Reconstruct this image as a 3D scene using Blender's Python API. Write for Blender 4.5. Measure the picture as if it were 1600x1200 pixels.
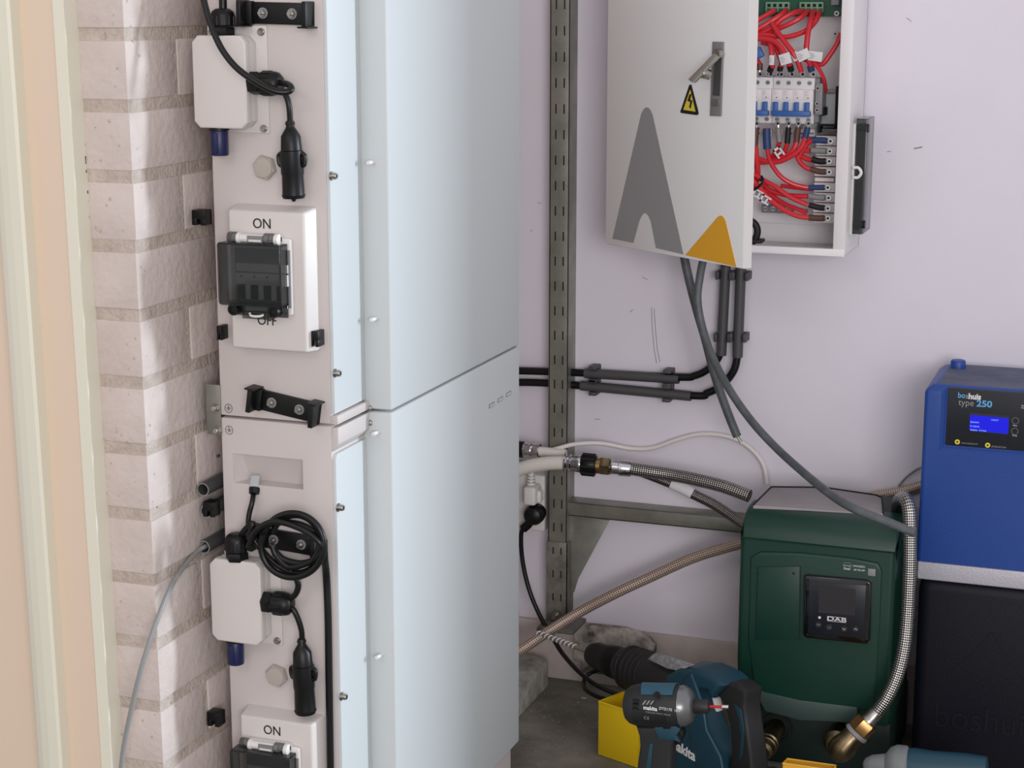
import bpy, bmesh, math, random
from mathutils import Vector, Matrix
random.seed(7)
D = bpy.data
for o in list(D.objects): D.objects.remove(o)
SC = bpy.context.scene
COL = SC.collection
# ------------------------------------------------------------------ camera
YAW, PITCH, FPX, H = math.radians(-19.9), math.radians(11.95), 2838.0, 1.30
cy_, sy_, cp_, sp_ = math.cos(YAW), math.sin(YAW), math.cos(PITCH), math.sin(PITCH)
FW = Vector((sy_*cp_, cy_*cp_, -sp_)); RT = Vector((cy_, -sy_, 0)); UP = RT.cross(FW)
CAM = Vector((0, 0, H))
cd = D.cameras.new('camera'); cam = D.objects.new('camera', cd); COL.objects.link(cam)
cd.sensor_width = 36; cd.sensor_fit = 'HORIZONTAL'; cd.lens = 36*FPX/1600; cd.clip_start = .05
cam.matrix_world = Matrix(((RT.x, UP.x, -FW.x, 0), (RT.y, UP.y, -FW.y, 0), (RT.z, UP.z, -FW.z, H), (0, 0, 0, 1)))
SC.camera = cam
# ------------------------------------------------------------------ light
W = D.worlds.new('world'); SC.world = W; W.use_nodes = True
W.node_tree.nodes['Background'].inputs[0].default_value = (.90, .88, .91, 1)
W.node_tree.nodes['Background'].inputs[1].default_value = .74
def area(name, loc, target, sx, sy, power, color):
    l = D.lights.new(name, 'AREA'); l.shape = 'RECTANGLE'; l.size = sx; l.size_y = sy; l.energy = power; l.color = color
    o = D.objects.new(name, l); COL.objects.link(o); o.location = loc
    o.rotation_euler = (Vector(target)-Vector(loc)).to_track_quat('-Z', 'Y').to_euler(); return o
area('daylight_opening', (1.9, -2.9, 1.6), (-.4, 3.0, .8), 2.4, 1.8, 128, (1.0, .95, .95))
area('window_daylight', (4.2, 4.35, 1.55), (-1.0, 2.1, .85), .6, 1.6, 410, (.78, .90, 1.0))
area('ceiling_lamp', (-1.2, -1.0, 2.5), (-1.1, 2.0, .9), 1.2, .6, 9, (1.0, .82, .72))
SC.view_settings.view_transform = 'Standard'; SC.view_settings.look = 'None'
SC.view_settings.exposure = 0.0; SC.view_settings.gamma = 1.0; SC.view_settings.use_curve_mapping = False

# ------------------------------------------------------------------ measuring helpers (rays through the photo onto real planes)
def ray(u, v): return RT*(u-800)/FPX - UP*(v-600)/FPX + FW
def PY(u, v, y): r = ray(u, v); return CAM + r*(y/r.y)
def PX(u, v, x): r = ray(u, v); return CAM + r*(x/r.x)
def PZ(u, v, z): r = ray(u, v); return CAM + r*((z-H)/r.z)
def PN(u, v, p, n): r = ray(u, v); return CAM + r*((p-CAM).dot(n)/r.dot(n))
def mpp(u, v, y): return (y/ray(u, v).y)/FPX
def XZ(u, v, y): p = PY(u, v, y); return p.x, p.z

# ------------------------------------------------------------------ materials
def lin(c): return tuple(((x/255)/12.92 if x/255 <= .04045 else ((x/255+.055)/1.055)**2.4) for x in c)
def mat(name, rgb, rough=.5, metal=0, noise=0, nscale=30, bump=0, bscale=200, rgb2=None, coat=0, trans=0, alpha=1, emit=None, estr=1, spec=.5):
    m = D.materials.new(name); m.use_nodes = True; nt = m.node_tree; b = nt.nodes['Principled BSDF']
    c = lin(rgb)+(1,)
    b.inputs['Base Color'].default_value = c; b.inputs['Roughness'].default_value = rough; b.inputs['Metallic'].default_value = metal
    b.inputs['Specular IOR Level'].default_value = spec
    if coat: b.inputs['Coat Weight'].default_value = coat; b.inputs['Coat Roughness'].default_value = .08
    if trans: b.inputs['Transmission Weight'].default_value = trans
    if alpha < 1: b.inputs['Alpha'].default_value = alpha
    if emit: b.inputs['Emission Color'].default_value = lin(emit)+(1,); b.inputs['Emission Strength'].default_value = estr
    tc = None
    if noise or bump or rgb2: tc = nt.nodes.new('ShaderNodeTexCoord')
    if noise or rgb2:
        n = nt.nodes.new('ShaderNodeTexNoise'); n.inputs['Scale'].default_value = nscale; n.inputs['Detail'].default_value = 6; n.inputs['Roughness'].default_value = .6
        nt.links.new(tc.outputs['Object'], n.inputs['Vector'])
        r = nt.nodes.new('ShaderNodeValToRGB'); nt.links.new(n.outputs['Fac'], r.inputs['Fac'])
        c2 = lin(rgb2)+(1,) if rgb2 else tuple(x*(1-noise) for x in c[:3])+(1,)
        r.color_ramp.elements[0].position = .35; r.color_ramp.elements[1].position = .65
        r.color_ramp.elements[0].color = c2; r.color_ramp.elements[1].color = c
        nt.links.new(r.outputs['Color'], b.inputs['Base Color'])
    if bump:
        n2 = nt.nodes.new('ShaderNodeTexNoise'); n2.inputs['Scale'].default_value = bscale; n2.inputs['Detail'].default_value = 5
        nt.links.new(tc.outputs['Object'], n2.inputs['Vector'])
        bm = nt.nodes.new('ShaderNodeBump'); bm.inputs['Strength'].default_value = bump; bm.inputs['Distance'].default_value = .002
        nt.links.new(n2.outputs['Fac'], bm.inputs['Height']); nt.links.new(bm.outputs['Normal'], b.inputs['Normal'])
    return m
def braid(name, c1, c2, metal=1, rough=.3, k=9):
    m = D.materials.new(name); m.use_nodes = True; nt = m.node_tree; b = nt.nodes['Principled BSDF']; L = nt.links
    uv = nt.nodes.new('ShaderNodeUVMap'); sp = nt.nodes.new('ShaderNodeSeparateXYZ'); L.new(uv.outputs['UV'], sp.inputs[0])
    def M(op, a, c=None):
        n = nt.nodes.new('ShaderNodeMath'); n.operation = op
        for i, x in enumerate((a, c)):
            if x is None: continue
            if isinstance(x, (int, float)): n.inputs[i].default_value = x
            else: L.new(x, n.inputs[i])
        return n.outputs[0]
    s = M('SINE', M('MULTIPLY', M('ADD', sp.outputs[0], sp.outputs[1]), 2*math.pi*k))
    t = M('SINE', M('MULTIPLY', M('SUBTRACT', sp.outputs[0], sp.outputs[1]), 2*math.pi*k))
    h = M('MULTIPLY_ADD', M('MULTIPLY', s, t), .5); nt.nodes[-1].inputs[2].default_value = .5
    r = nt.nodes.new('ShaderNodeValToRGB'); L.new(h, r.inputs['Fac'])
    r.color_ramp.elements[0].position = .3; r.color_ramp.elements[1].position = .62
    r.color_ramp.elements[0].color = lin(c2)+(1,); r.color_ramp.elements[1].color = lin(c1)+(1,)
    L.new(r.outputs['Color'], b.inputs['Base Color'])
    b.inputs['Metallic'].default_value = metal; b.inputs['Roughness'].default_value = rough
    bm = nt.nodes.new('ShaderNodeBump'); bm.inputs['Strength'].default_value = .7; bm.inputs['Distance'].default_value = .001
    L.new(h, bm.inputs['Height']); L.new(bm.outputs['Normal'], b.inputs['Normal'])
    return m
M_ = dict(
 wall=mat('painted_wall', (229, 225, 235), .8, bump=.15, bscale=60, rgb2=(225, 220, 230), nscale=3),
 brick=mat('painted_brick', (208, 196, 191), .85, bump=1.0, bscale=90, rgb2=(198, 185, 179), nscale=14),
 mortar=mat('mortar', (200, 187, 178), .95, bump=1.6, bscale=160, rgb2=(180, 167, 157), nscale=40),
 floor=mat('concrete_floor', (140, 136, 126), .75, bump=.5, bscale=40, rgb2=(100, 96, 88), nscale=9),
 curb=mat('rough_concrete', (200, 198, 190), .9, bump=1.0, bscale=70, rgb2=(138, 134, 128), nscale=25),
 cream=mat('cream_paint', (226, 224, 207), .45),
 beige=mat('beige_tone', (224, 204, 184), .45),  # warmer, darker tone than the cream, set on some faces of the frame
 cab=mat('cabinet_paint', (202, 195, 193), .55, bump=.04, bscale=500, spec=.35),
 cover=mat('cover_paint', (200, 206, 208), .6, spec=.3),
 lip=mat('pale_plastic', (224, 222, 220), .4),
 box=mat('junction_plastic', (210, 205, 202), .42),
 black=mat('black_plastic', (10, 11, 13), .42, spec=.35),
 blackm=mat('black_rubber', (20, 20, 22), .55),
 cableb=mat('black_cable', (10, 11, 13), .36, spec=.4),
 blue=mat('navy_plastic', (18, 26, 74), .4),
 smoke=mat('smoked_clear_plastic', (26, 32, 32), .12, alpha=.55, coat=.5),
 steel=mat('zinc_steel', (170, 168, 162), .32, 1, bump=.1, bscale=60),
 chrome=mat('chrome', (205, 205, 208), .15, 1),
 galv=mat('galvanised_steel', (158, 158, 148), .42, .6, rgb2=(130, 131, 122), nscale=12),
 galvdirty=mat('dusty_galvanised_steel', (140, 138, 130), .7, .4, rgb2=(105, 102, 96), nscale=30),
 slot=mat('slot_dark', (14, 14, 14), .8),
 ink=mat('black_print', (22, 22, 24), .6),
 capm=mat('vent_cap', (176, 168, 160), .4),
 sleeve=mat('grey_conduit', (72, 72, 74), .5),
 greyc=mat('dark_grey_cable', (96, 101, 104), .45, rgb2=(74, 79, 82), nscale=40),
 datac=mat('grey_data_cable', (140, 140, 140), .45),
 whitec=mat('white_cable', (226, 222, 218), .45),
 pex=mat('white_pipe', (226, 222, 214), .35),
 brass=mat('brass', (190, 150, 95), .3, 1, rgb2=(165, 130, 88), nscale=60),
 dullbrass=mat('dull_brass', (150, 135, 105), .35, 1, rgb2=(120, 105, 80), nscale=60),
 encl=mat('enclosure_paint', (230, 228, 230), .42),
 door=mat('enclosure_door_paint', (238, 239, 240), .4),
 gfxg=mat('grey_print', (150, 151, 153), .5), gfxo=mat('orange_print', (228, 168, 44), .5),
 yellow=mat('sign_yellow', (226, 210, 70), .5), 
 red=mat('red_wire', (218, 44, 56), .36), pcb=mat('circuit_board_green', (28, 84, 62), .45), conn=mat('connector_green', (120, 158, 128), .5),
 mcb=mat('breaker_plastic', (228, 227, 228), .45), toggle=mat('toggle_blue', (52, 98, 170), .4),
 mblue=mat('blue_sleeve', (44, 70, 118), .5), mgrey=mat('grey_sleeve', (140, 140, 140), .5), mbrown=mat('brown_sleeve', (96, 66, 58), .5), mblk=mat('black_sleeve', (22, 22, 24), .5),
 term=mat('terminal_white', (238, 230, 230), .5), tgrey=mat('terminal_grey', (130, 130, 132), .5), tag=mat('label_white', (230, 230, 232), .6),
 inplate=mat('mounting_plate', (234, 232, 234), .5),
 pump=mat('green_pump_plastic', (17, 56, 45), .38, bump=.12, bscale=900), pumpd=mat('dark_green_plastic', (14, 36, 31), .5), pumpband=mat('grey_green_band', (58, 78, 74), .5),
 pumptop=mat('dusty_grey_casing', (160, 154, 156), .8, rgb2=(148, 142, 144), nscale=12),
 glossblk=mat('gloss_black', (14, 14, 18), .12, coat=.6), screen=mat('dull_screen', (52, 50, 54), .25), white=mat('white_print', (225, 225, 225), .5),
 lgrey=mat('grey_print_light', (140, 142, 146), .5),
 sblue=mat('softener_blue', (28, 68, 146), .42, bump=.15, bscale=400), stop=mat('softener_dusty_top', (100, 104, 122), .8, rgb2=(80, 86, 112), nscale=20),
 sband=mat('silver_band', (196, 194, 204), .4, .2, bump=.35, bscale=260), sbase=mat('softener_base_dark', (15, 17, 28), .5, bump=.2, bscale=420, spec=.3),
 panel=mat('panel_black', (30, 34, 42), .3), lcd=mat('lcd_blue', (4, 8, 150), .3, emit=(8, 14, 232), estr=.62), lcdt=mat('lcd_text', (150, 170, 255), .4, emit=(130, 150, 255), estr=.6),
 cyan=mat('light_blue_print', (96, 170, 220), .5), ylab=mat('yellow_print', (226, 206, 70), .5),
 teal=mat('teal_plastic', (26, 66, 82), .42), tealg=mat('teal_plastic_light', (46, 90, 110), .42), toolblk=mat('tool_rubber', (36, 36, 38), .5), toolsil=mat('tool_silver', (128, 130, 132), .3, .7),
 toolgrey=mat('tool_grey', (122, 126, 128), .45),
 ybin=mat('yellow_bin_plastic', (244, 206, 26), .42), obin=mat('amber_bin_plastic', (224, 170, 50), .42),
 stk=mat('silver_sticker', (176, 178, 180), .4, rgb2=(120, 122, 124), nscale=120),
 wood=mat('dirty_plank', (212, 204, 196), .85, rgb2=(60, 55, 50), nscale=26, bump=.8, bscale=60),
 skirt=mat('grimy_skirting', (216, 206, 202), .8, rgb2=(186, 174, 168), nscale=6),
 bit=mat('drill_steel', (180, 176, 170), .35, .9), redb=mat('red_bit_sleeve', (190, 40, 36), .5),
 pebble=mat('pebble', (150, 142, 132), .9), clear=mat('clear_connector', (190, 195, 200), .15, alpha=.75),
 braid=braid('steel_braid', (205, 203, 200), (70, 68, 66)), braidt=braid('clear_braid_hose', (208, 190, 176), (128, 106, 94), .4, .35, k=7), braidd=braid('dark_braid', (150, 146, 142), (45, 42, 40)),
)
# galvanised scratches, plank streaks keep the base noise

# ------------------------------------------------------------------ mesh builder
ORG = {}
def frame_of(axis):
    a = axis.normalized(); t = Vector((0, 0, 1)) if abs(a.z) < .9 else Vector((1, 0, 0))
    b = a.cross(t).normalized(); return a, b, b.cross(a).normalized()
class MB:
    def __init__(s): s.bm = bmesh.new(); s.uv = s.bm.loops.layers.uv.new('UVMap'); s.mats = []; s.xf = None
    def mi(s, m):
        if m not in s.mats: s.mats.append(m)
        return s.mats.index(m)
    def _merge(s, tb, m):
        i = s.mi(m)
        for f in tb.faces: f.material_index = i
        if s.xf: bmesh.ops.transform(tb, matrix=s.xf, verts=tb.verts)
        me = D.meshes.new('tmp'); tb.to_mesh(me); s.bm.from_mesh(me); tb.free(); D.meshes.remove(me)
    def box(s, x0, x1, y0, y1, z0, z1, m, bevel=0, seg=2):
        tb = bmesh.new(); r = bmesh.ops.create_cube(tb, size=1)
        for v in tb.verts:
            v.co = Vector(((x0+x1)/2+v.co.x*(x1-x0), (y0+y1)/2+v.co.y*(y1-y0), (z0+z1)/2+v.co.z*(z1-z0)))
        if bevel: bmesh.ops.bevel(tb, geom=list(tb.edges), offset=min(bevel, .49*min(abs(x1-x0), abs(y1-y0), abs(z1-z0))), segments=seg, profile=.5, affect='EDGES')
        s._merge(tb, m); return s
    def slab(s, pts, n, t0, t1, m, bevel=0, seg=2, taper=1.0):
        n = Vector(n).normalized(); tb = bmesh.new(); c = sum((Vector(p) for p in pts), Vector())/len(pts)
        a = [tb.verts.new(Vector(p)+n*t0) for p in pts]
        b = [tb.verts.new(c+(Vector(p)-c)*taper+n*t1) for p in pts]
        tb.faces.new(a); tb.faces.new(b[::-1]); k = len(pts)
        for i in range(k): tb.faces.new((a[i], b[i], b[(i+1) % k], a[(i+1) % k]))
        bmesh.ops.recalc_face_normals(tb, faces=tb.faces)
        if bevel:
            es = [e for e in tb.edges if any(len(f.verts) == k for f in e.link_faces)] if k > 4 else list(tb.edges)
            bmesh.ops.bevel(tb, geom=es, offset=bevel, segments=seg, profile=.5, affect='EDGES')
        bmesh.ops.triangulate(tb, faces=[f for f in tb.faces if len(f.verts) > 4])
        s._merge(tb, m); return s
    def lathe(s, p0, axis, prof, m, seg=24, mf=None, sy=1.0, caps=True, hexa=False, rot=0):
        p0 = Vector(p0); a, b, c = frame_of(Vector(axis)); tb = bmesh.new(); rings = []
        for t, r in prof:
            rings.append([tb.verts.new(p0+a*t+(b*math.cos(2*math.pi*i/seg+rot)+c*sy*math.sin(2*math.pi*i/seg+rot))*max(r, 1e-5)) for i in range(seg)])
        fm = {}
        for j in range(len(rings)-1):
            for i in range(seg):
                f = tb.faces.new((rings[j][i], rings[j][(i+1) % seg], rings[j+1][(i+1) % seg], rings[j+1][i]))
                fm[f] = (j, i)
        if caps: tb.faces.new(rings[0][::-1]); tb.faces.new(rings[-1])
        bmesh.ops.recalc_face_normals(tb, faces=tb.faces)
        s._merge(tb, m)
        return s
    def cyl(s, p0, p1, r, m, seg=20, r1=None, bev=0):
        p0 = Vector(p0); p1 = Vector(p1); L = (p1-p0).length; r1 = r if r1 is None else r1
        prof = [(0, r), (L, r1)] if not bev else [(0, r-bev), (bev*.3, r-bev*.3), (bev, r), (L-bev, r1), (L-bev*.3, r1-bev*.3), (L, r1-bev)]
        return s.lathe(p0, p1-p0, prof, m, seg)
    def hexn(s, p0, axis, L, r, m):
        return s.lathe(p0, axis, [(0, r*.94), (L*.12, r), (L*.88, r), (L, r*.94)], m, 6, rot=.3)
    def tube(s, pts, r, m, seg=14, sub=8, flat=1.0, smooth=True, closed_ends=True):
        P = [Vector(p) for p in pts]
        if smooth and len(P) > 2:
            Q = []; E = [P[0]*2-P[1]]+P+[P[-1]*2-P[-2]]
            for i in range(1, len(E)-2):
                for k in range(sub):
                    t = k/sub; p0, p1, p2, p3 = E[i-1:i+3]
                    Q.append(.5*((2*p1)+(p2-p0)*t+(2*p0-5*p1+4*p2-p3)*t*t+(3*p1-p0-3*p2+p3)*t**3))
            Q.append(P[-1]); P = Q
        tb = bmesh.new(); uvl = tb.loops.layers.uv.new('UVMap'); rings = []; acc = [0]
        n = None
        for i, p in enumerate(P):
            t = (P[min(i+1, len(P)-1)]-P[max(i-1, 0)]).normalized()
            if n is None: n = t.orthogonal().normalized()
            else: n = (n-t*n.dot(t)).normalized()
            b = t.cross(n)
            rings.append([tb.verts.new(p+(n*math.cos(2*math.pi*k/seg)+b*flat*math.sin(2*math.pi*k/seg))*r) for k in range(seg)])
            if i: acc.append(acc[-1]+(P[i]-P[i-1]).length/(2*math.pi*r))
        for j in range(len(rings)-1):
            for k in range(seg):
                f = tb.faces.new((rings[j][k], rings[j][(k+1) % seg], rings[j+1][(k+1) % seg], rings[j+1][k]))
                for l, (uu, vv) in zip(f.loops, ((k/seg, acc[j]), ((k+1)/seg, acc[j]), ((k+1)/seg, acc[j+1]), (k/seg, acc[j+1]))): l[uvl].uv = (uu, vv)
        if closed_ends: tb.faces.new(rings[0][::-1]); tb.faces.new(rings[-1])
        bmesh.ops.recalc_face_normals(tb, faces=tb.faces)
        s._merge(tb, m); return s
    def ball(s, c, r, m, sc=(1, 1, 1), seg=16):
        tb = bmesh.new(); bmesh.ops.create_uvsphere(tb, u_segments=seg, v_segments=seg//2+2, radius=r)
        for v in tb.verts: v.co = Vector((v.co.x*sc[0], v.co.y*sc[1], v.co.z*sc[2]))+Vector(c)
        s._merge(tb, m); return s
    def build(s, name, parent=None, smooth=35):
        bm = s.bm; bm.edges.ensure_lookup_table()
        ang = math.radians(smooth)
        for f in bm.faces: f.smooth = True
        for e in bm.edges:
            if len(e.link_faces) != 2 or e.calc_face_angle(0) > ang: e.smooth = False
        if parent is None:
            xs = [v.co for v in bm.verts]; o0 = Vector(((min(v.x for v in xs)+max(v.x for v in xs))/2, (min(v.y for v in xs)+max(v.y for v in xs))/2, min(v.z for v in xs)))
        else: o0 = ORG[parent.name]
        for v in bm.verts: v.co -= o0
        me = D.meshes.new(name); bm.to_mesh(me); bm.free()
        for m in s.mats: me.materials.append(m)
        o = D.objects.new(name, me); COL.objects.link(o); ORG[o.name] = o0.copy()
        if parent: o.parent = parent
        else: o.location = o0
        return o
def T(name, label, cat, loc, group=None):
    o = D.objects.new(name, None); COL.objects.link(o); o.location = loc; o.empty_display_size = .05; ORG[o.name] = Vector(loc)
    return tag(o, label, cat, group)
def tag(o, label, cat, group=None):
    o['label'] = label; o['category'] = cat
    if group: o['group'] = group
    return o
def S(o): o['kind'] = 'structure'; return o
def text(body, size, loc, m, parent, rotz=0, tilt=0, off=0, align='CENTER', sx=1.0, name='lettering', bold=0, roll=0, spacing=1.0, depth=.0003, R=None):
    c = D.curves.new('t', 'FONT'); c.body = body; c.size = size; c.align_x = align; c.align_y = 'CENTER'; c.extrude = depth; c.offset = bold; c.space_character = spacing; c.resolution_u = 4
    o = D.objects.new('t', c); COL.objects.link(o); bpy.context.view_layer.update()
    me = D.meshes.new_from_object(o.evaluated_get(bpy.context.evaluated_depsgraph_get())); D.objects.remove(o); D.curves.remove(c)
    if R is None: R = Matrix.Rotation(rotz, 4, 'Z') @ Matrix.Rotation(math.radians(90), 4, 'X') @ Matrix.Rotation(roll, 4, 'Z')
    mx = Matrix.Translation(Vector(loc)-ORG[parent.name]) @ R @ Matrix.Diagonal((sx, 1, 1, 1))
    me.transform(mx); me.materials.append(m)
    o = D.objects.new(name, me); COL.objects.link(o); o.parent = parent; ORG[o.name] = ORG[parent.name].copy(); return o

# ================================================================== ROOM
YW = 3.20; XL = -1.155; YB = 1.871
b = MB(); b.box(-3.2, 4.6, -2.6, YW+2.2, -.08, 0, M_['floor']); S(b.build('floor'))
b = MB(); b.box(-1.26, 1.6, YW, YW+.10, 0, 2.7, M_['wall']); 
for pts in (((1018, 480), (1019, 510), (1022, 545), (1026, 568)), ((1022, 482), (1024, 512), (1027, 545), (1031, 566)), ((1416, 28), (1420, 30), (1424, 34)), ((1428, 232), (1434, 231), (1441, 229.5)), ((1386, 237), (1392, 236.5)), ((840, 316), (846, 318)), ((829, 362), (832, 359)), ((984, 488), (989, 484)), ((1003, 433), (1012, 437)), ((929, 655), (938, 655))):
    b.tube([PY(u, v, YW-.0001) for u, v in pts], .0006 if pts[0][0] != 1428 else .0012, M_['lgrey'], 5, smooth=False)
S(b.build('wall_back'))
# left wall: end of a brick wall, its side runs to the back wall
LEAN = .012
b = MB(); course = .0831; zj0 = H-.033-.007
b.box(XL-.105, XL-.0022, YB+.0022, YW, 0, 2.2, M_['mortar'])
for k in range(-11, 16):
    zt = zj0-k*course-.007; zb = zt-course+.0145
    if zb < 0: zb = 0.0
    if zt < .01: continue
    for part in range(2):
        y = YB if part == 0 else None
    yj = YB + (.113 if k % 2 == 0 else .226)
    edges = [YB]; yy = yj
    while yy < YW: edges.append(yy); yy += .226
    edges.append(YW)
    for i in range(len(edges)-1):
        y0 = edges[i]+(0 if i == 0 else .0065); y1 = edges[i+1]-(.0065 if i < len(edges)-2 else 0)
        if y1-y0 < .01: continue
        jx = random.uniform(-.0006, .0005)
        if i == 0: b.box(XL-.107, XL+jx, YB+random.uniform(-.0006, .001), y1, zb, zt, M_['brick'], .0022, 2)
        else: b.box(XL-.05, XL+jx, y0, y1, zb, zt, M_['brick'], .0022, 2)
rc = random.Random(5)
for i in range(60):
    z = rc.uniform(.45, 1.12); xg = -1.2195+rc.uniform(-.0012, .0012); q = rc.uniform(.002, .007)
    b.box(xg-.0009, xg+.0009, YB-.0008, YB+.001, z, z+q, M_['slot'])
for i in range(160):
    z = rc.uniform(.3, 1.3); q = rc.uniform(.0006, .0018)
    if i % 2: y = rc.uniform(YB+.004, YB+.11); b.ball((XL, y, z), q, M_['mortar'], (.5, 1, 1.2), 6)
    else: x = rc.uniform(XL-.065, XL-.004); b.ball((x, YB, z), q, M_['mortar'], (1, .5, 1.2), 6)
for v in b.bm.verts: v.co.x += -LEAN*(v.co.z-1.1)
S(b.build('wall_left'))
# cream door frame in front of the brick end
b = MB()
def trimx(u, v, y): return PY(u, v, y).x
yt = 1.845
L4, L3, L2 = trimx(133, 600, yt), trimx(116.5, 600, yt), trimx(62, 600, yt)
prof = [(L4, YB+.02), (L4, yt), (L3, yt), (L3, yt+.006), (L2, yt+.006), (L2, yt-.012)]
xw = L2-.052
for i in range(6):
    a = i/5*math.pi/2; prof.append((L2-.004-.045*math.sin(a), yt-.014+.024*(1-math.cos(a))))
prof += [(xw-.01, yt+.03), (xw-.2, yt+.03), (xw-.2, YB+.06), (L4-.06, YB+.06), (L4-.06, YB+.02)]
def prism_z(prof, z0, z1, mats):
    tb = bmesh.new(); lo = [tb.verts.new((x, y, z0)) for x, y in prof]; hi = [tb.verts.new((x, y, z1)) for x, y in prof]
    n = len(prof)
    for i in range(n):
        f = tb.faces.new((lo[i], lo[(i+1) % n], hi[(i+1) % n], hi[i])); f.material_index = mats[i]
    tb.faces.new(lo); tb.faces.new(hi[::-1]); bmesh.ops.recalc_face_normals(tb, faces=tb.faces); return tb
mm = [0]*len(prof); mm[3] = 1
for i in range(11, 14): mm[i] = 1
tb = prism_z(prof, 0, 2.2, mm)
for v in tb.verts: v.co.x += -.016*(v.co.z-1.05)
me = D.meshes.new('trim_1'); tb.to_mesh(me); tb.free(); me.materials.append(M_['cream']); me.materials.append(M_['beige'])
o = D.objects.new('trim_1', me); COL.objects.link(o); S(o)
# skirting along the back wall
b = MB(); zs = PY(1030, 992, YW-.012).z
b.box(-1.15, 1.5, YW-.012, YW, 0, zs, M_['skirt'], .002); S(b.build('baseboard_back'))

# ================================================================== BATTERY CABINETS
YC = 2.0; XA0, XA1 = -1.120, -.955; XP = -.9640; XF = -.9236; YN, YFAR = 2.0955, 2.586
ZSEAM = H-.5206
def screw(b, p, ax, r=.0045, m=None, L=.004):
    m = m or M_['steel']; p = Vector(p); ax = Vector(ax).normalized()
    b.cyl(p, p+ax*.0012, r*1.35, m, 16); b.lathe(p+ax*.001, ax, [(0, r), (L*.7, r), (L, r*.8), (L, r*.45), (L*.6, r*.4)], m, 16)
def cabinet(name, label, z0, z1, lower):
    t = T(name, label, 'battery', (XA0+.08, YC+.3, z0))
    zt, zb = (z1-.0015, z0) if lower else (z1, z0+.0015)
    b = MB()
    b.box(XA0, XP, YC, YFAR-.005, zb, zt, M_['cab'], .002)
    # raised end flanges that step out to the corner at the seam
    if lower: b.slab([(XP, YC, zt-.001), (XA1, YC, zt-.001), (XA1, YC, zt-.022), (XP-.001, YC, zt-.034)], (0, 1, 0), .0005, YN-YC+.02, M_['cab'], .001)
    else: b.box(XP-.002, XA1, YC, YN+.02, zb, zb+.011, M_['cab'], .001)
    b.build('body', t)
    # side plate on the face beside the cover
    b = MB(); q0, q1 = (zb+.004, zt-.036) if lower else (zb+.013, zt-.02)
    pts = [(0, YC+.002, q0), (0, YN+.002, q0), (0, YN+.002, q1), (0, YC+.006, q1), (0, YC+.002, q1-.006)]
    b.slab([(XP, y, z) for _, y, z in pts], (1, 0, 0), -.001, .0045, M_['cover'], .0012)
    b.build('side_plate', t)
    b = MB(); b.box(XP-.001, XF, YN, YFAR, zb, zt, M_['cover'], .0035, 3)
    if lower: # stepped bottom corner
        pass
    b.build('front_cover', t)
    return t
ZB = H-1.1700
up = cabinet('battery_cabinet', 'upper of the two stacked white battery cabinets on the brick wall', ZSEAM, 1.52, False)
lo = cabinet('battery_cabinet', 'lower of the two stacked white battery cabinets, with three small status slots', ZB, ZSEAM, True)
# stand under the lower cabinet
b = MB(); b.box(XA0+.005, XF-.006, YC+.01, YFAR-.022, 0, ZB, M_['cab'], .003); b.build('plinth', lo)
# status slots on the lower cover
for (u, v) in ((768, 633), (781.5, 624), (794.5, 615.5)):
    p = PX(u, v, XF); b = MB(); dy = .0115
    b.box(XF-.001, XF+.0006, p.y-dy, p.y+dy, p.z-.0032, p.z+.0032, M_['tgrey'], .0006)
    b.box(XF-.001, XF+.0010, p.y-dy+.003, p.y+dy-.003, p.z-.0018, p.z+.0018, M_['cover'])
    b.build('status_slot', lo)
# screws on the +X side plates
for par, pts in ((up, ((517, 275), (523, 583), (573, 637))), (lo, ((573, 660), (528, 793), (533, 1088)))):
    for u, v in pts:
        p = PX(u, v, XP+.0045); b = MB(); screw(b, (XP+.0045, p.y, p.z), (1, 0, 0), .0042, L=.007); b.build('screw', par)
for par, pts in ((up, ((580, 254), (585, 499))), (lo, ((588, 677), (593, 1026)))):
    for u, v in pts:
        p = PY(u, v, YN-.008); b = MB(); b.cyl((p.x-.002, YN-.014, p.z), (p.x, YN+.004, p.z), .0028, M_['lip'], 12, bev=.0006); b.build('locating_pin', par)

def junction_box(par, u, v, plate_right=414, dz=0):
    """u,v pixel centre of the lid; lid 81 x 133 px"""
    d = .032; yf = YC-d; c = PY(u, v, yf); w = .0365; h = .0555
    g = M_['box']; b = MB(); ch = .008
    pl = [(-w+ch, h), (w-ch*.9, h), (w, h-ch), (w, -h+ch), (w-ch, -h), (-w+ch, -h), (-w, -h+ch), (-w, h-ch)]
    b.slab([(c.x+x, yf, c.z+z) for x, z in pl], (0, 1, 0), 0, .014, g, .0025, 3)
    b.slab([(c.x+x*.985, yf+.014, c.z+z*.985) for x, z in pl], (0, 1, 0), 0, d-.0165, g, .0012)
    jb = b.build('junction_box', par)
    b = MB(); x0, x1 = c.x-w+.006, c.x+w+.014
    b.box(x0, x1, YC-.003, YC+.001, c.z-h-.007, c.z+h+.012, g, .0015)
    b.build('mounting_plate', jb)
    for sx, sz in ((x0+.007, c.z+h+.004), (x1-.007, c.z+h+.004), (x1-.007, c.z-h-.001), (x0+.007, c.z-h-.001)):
        b = MB(); screw(b, (sx, YC-.003, sz), (0, -1, 0), .0036); b.build('screw', jb)
    # blue plug below
    p = MB(); bx = c.x-.010; by = YC-.018
    p.cyl((bx, by, c.z-h-.003), (bx, by, c.z-h+.004), .0125, M_['black'])
    p.cyl((bx, by, c.z-h-.003), (bx, by, c.z-h-.034), .0108, M_['blue'], 20, bev=.0015)
    p.box(bx-.003, bx+.003, by-.0122, by-.009, c.z-h-.03, c.z-h-.006, M_['blue'], .001)
    p.build('blue_plug', par)
    return c, w, h, yf
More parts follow.
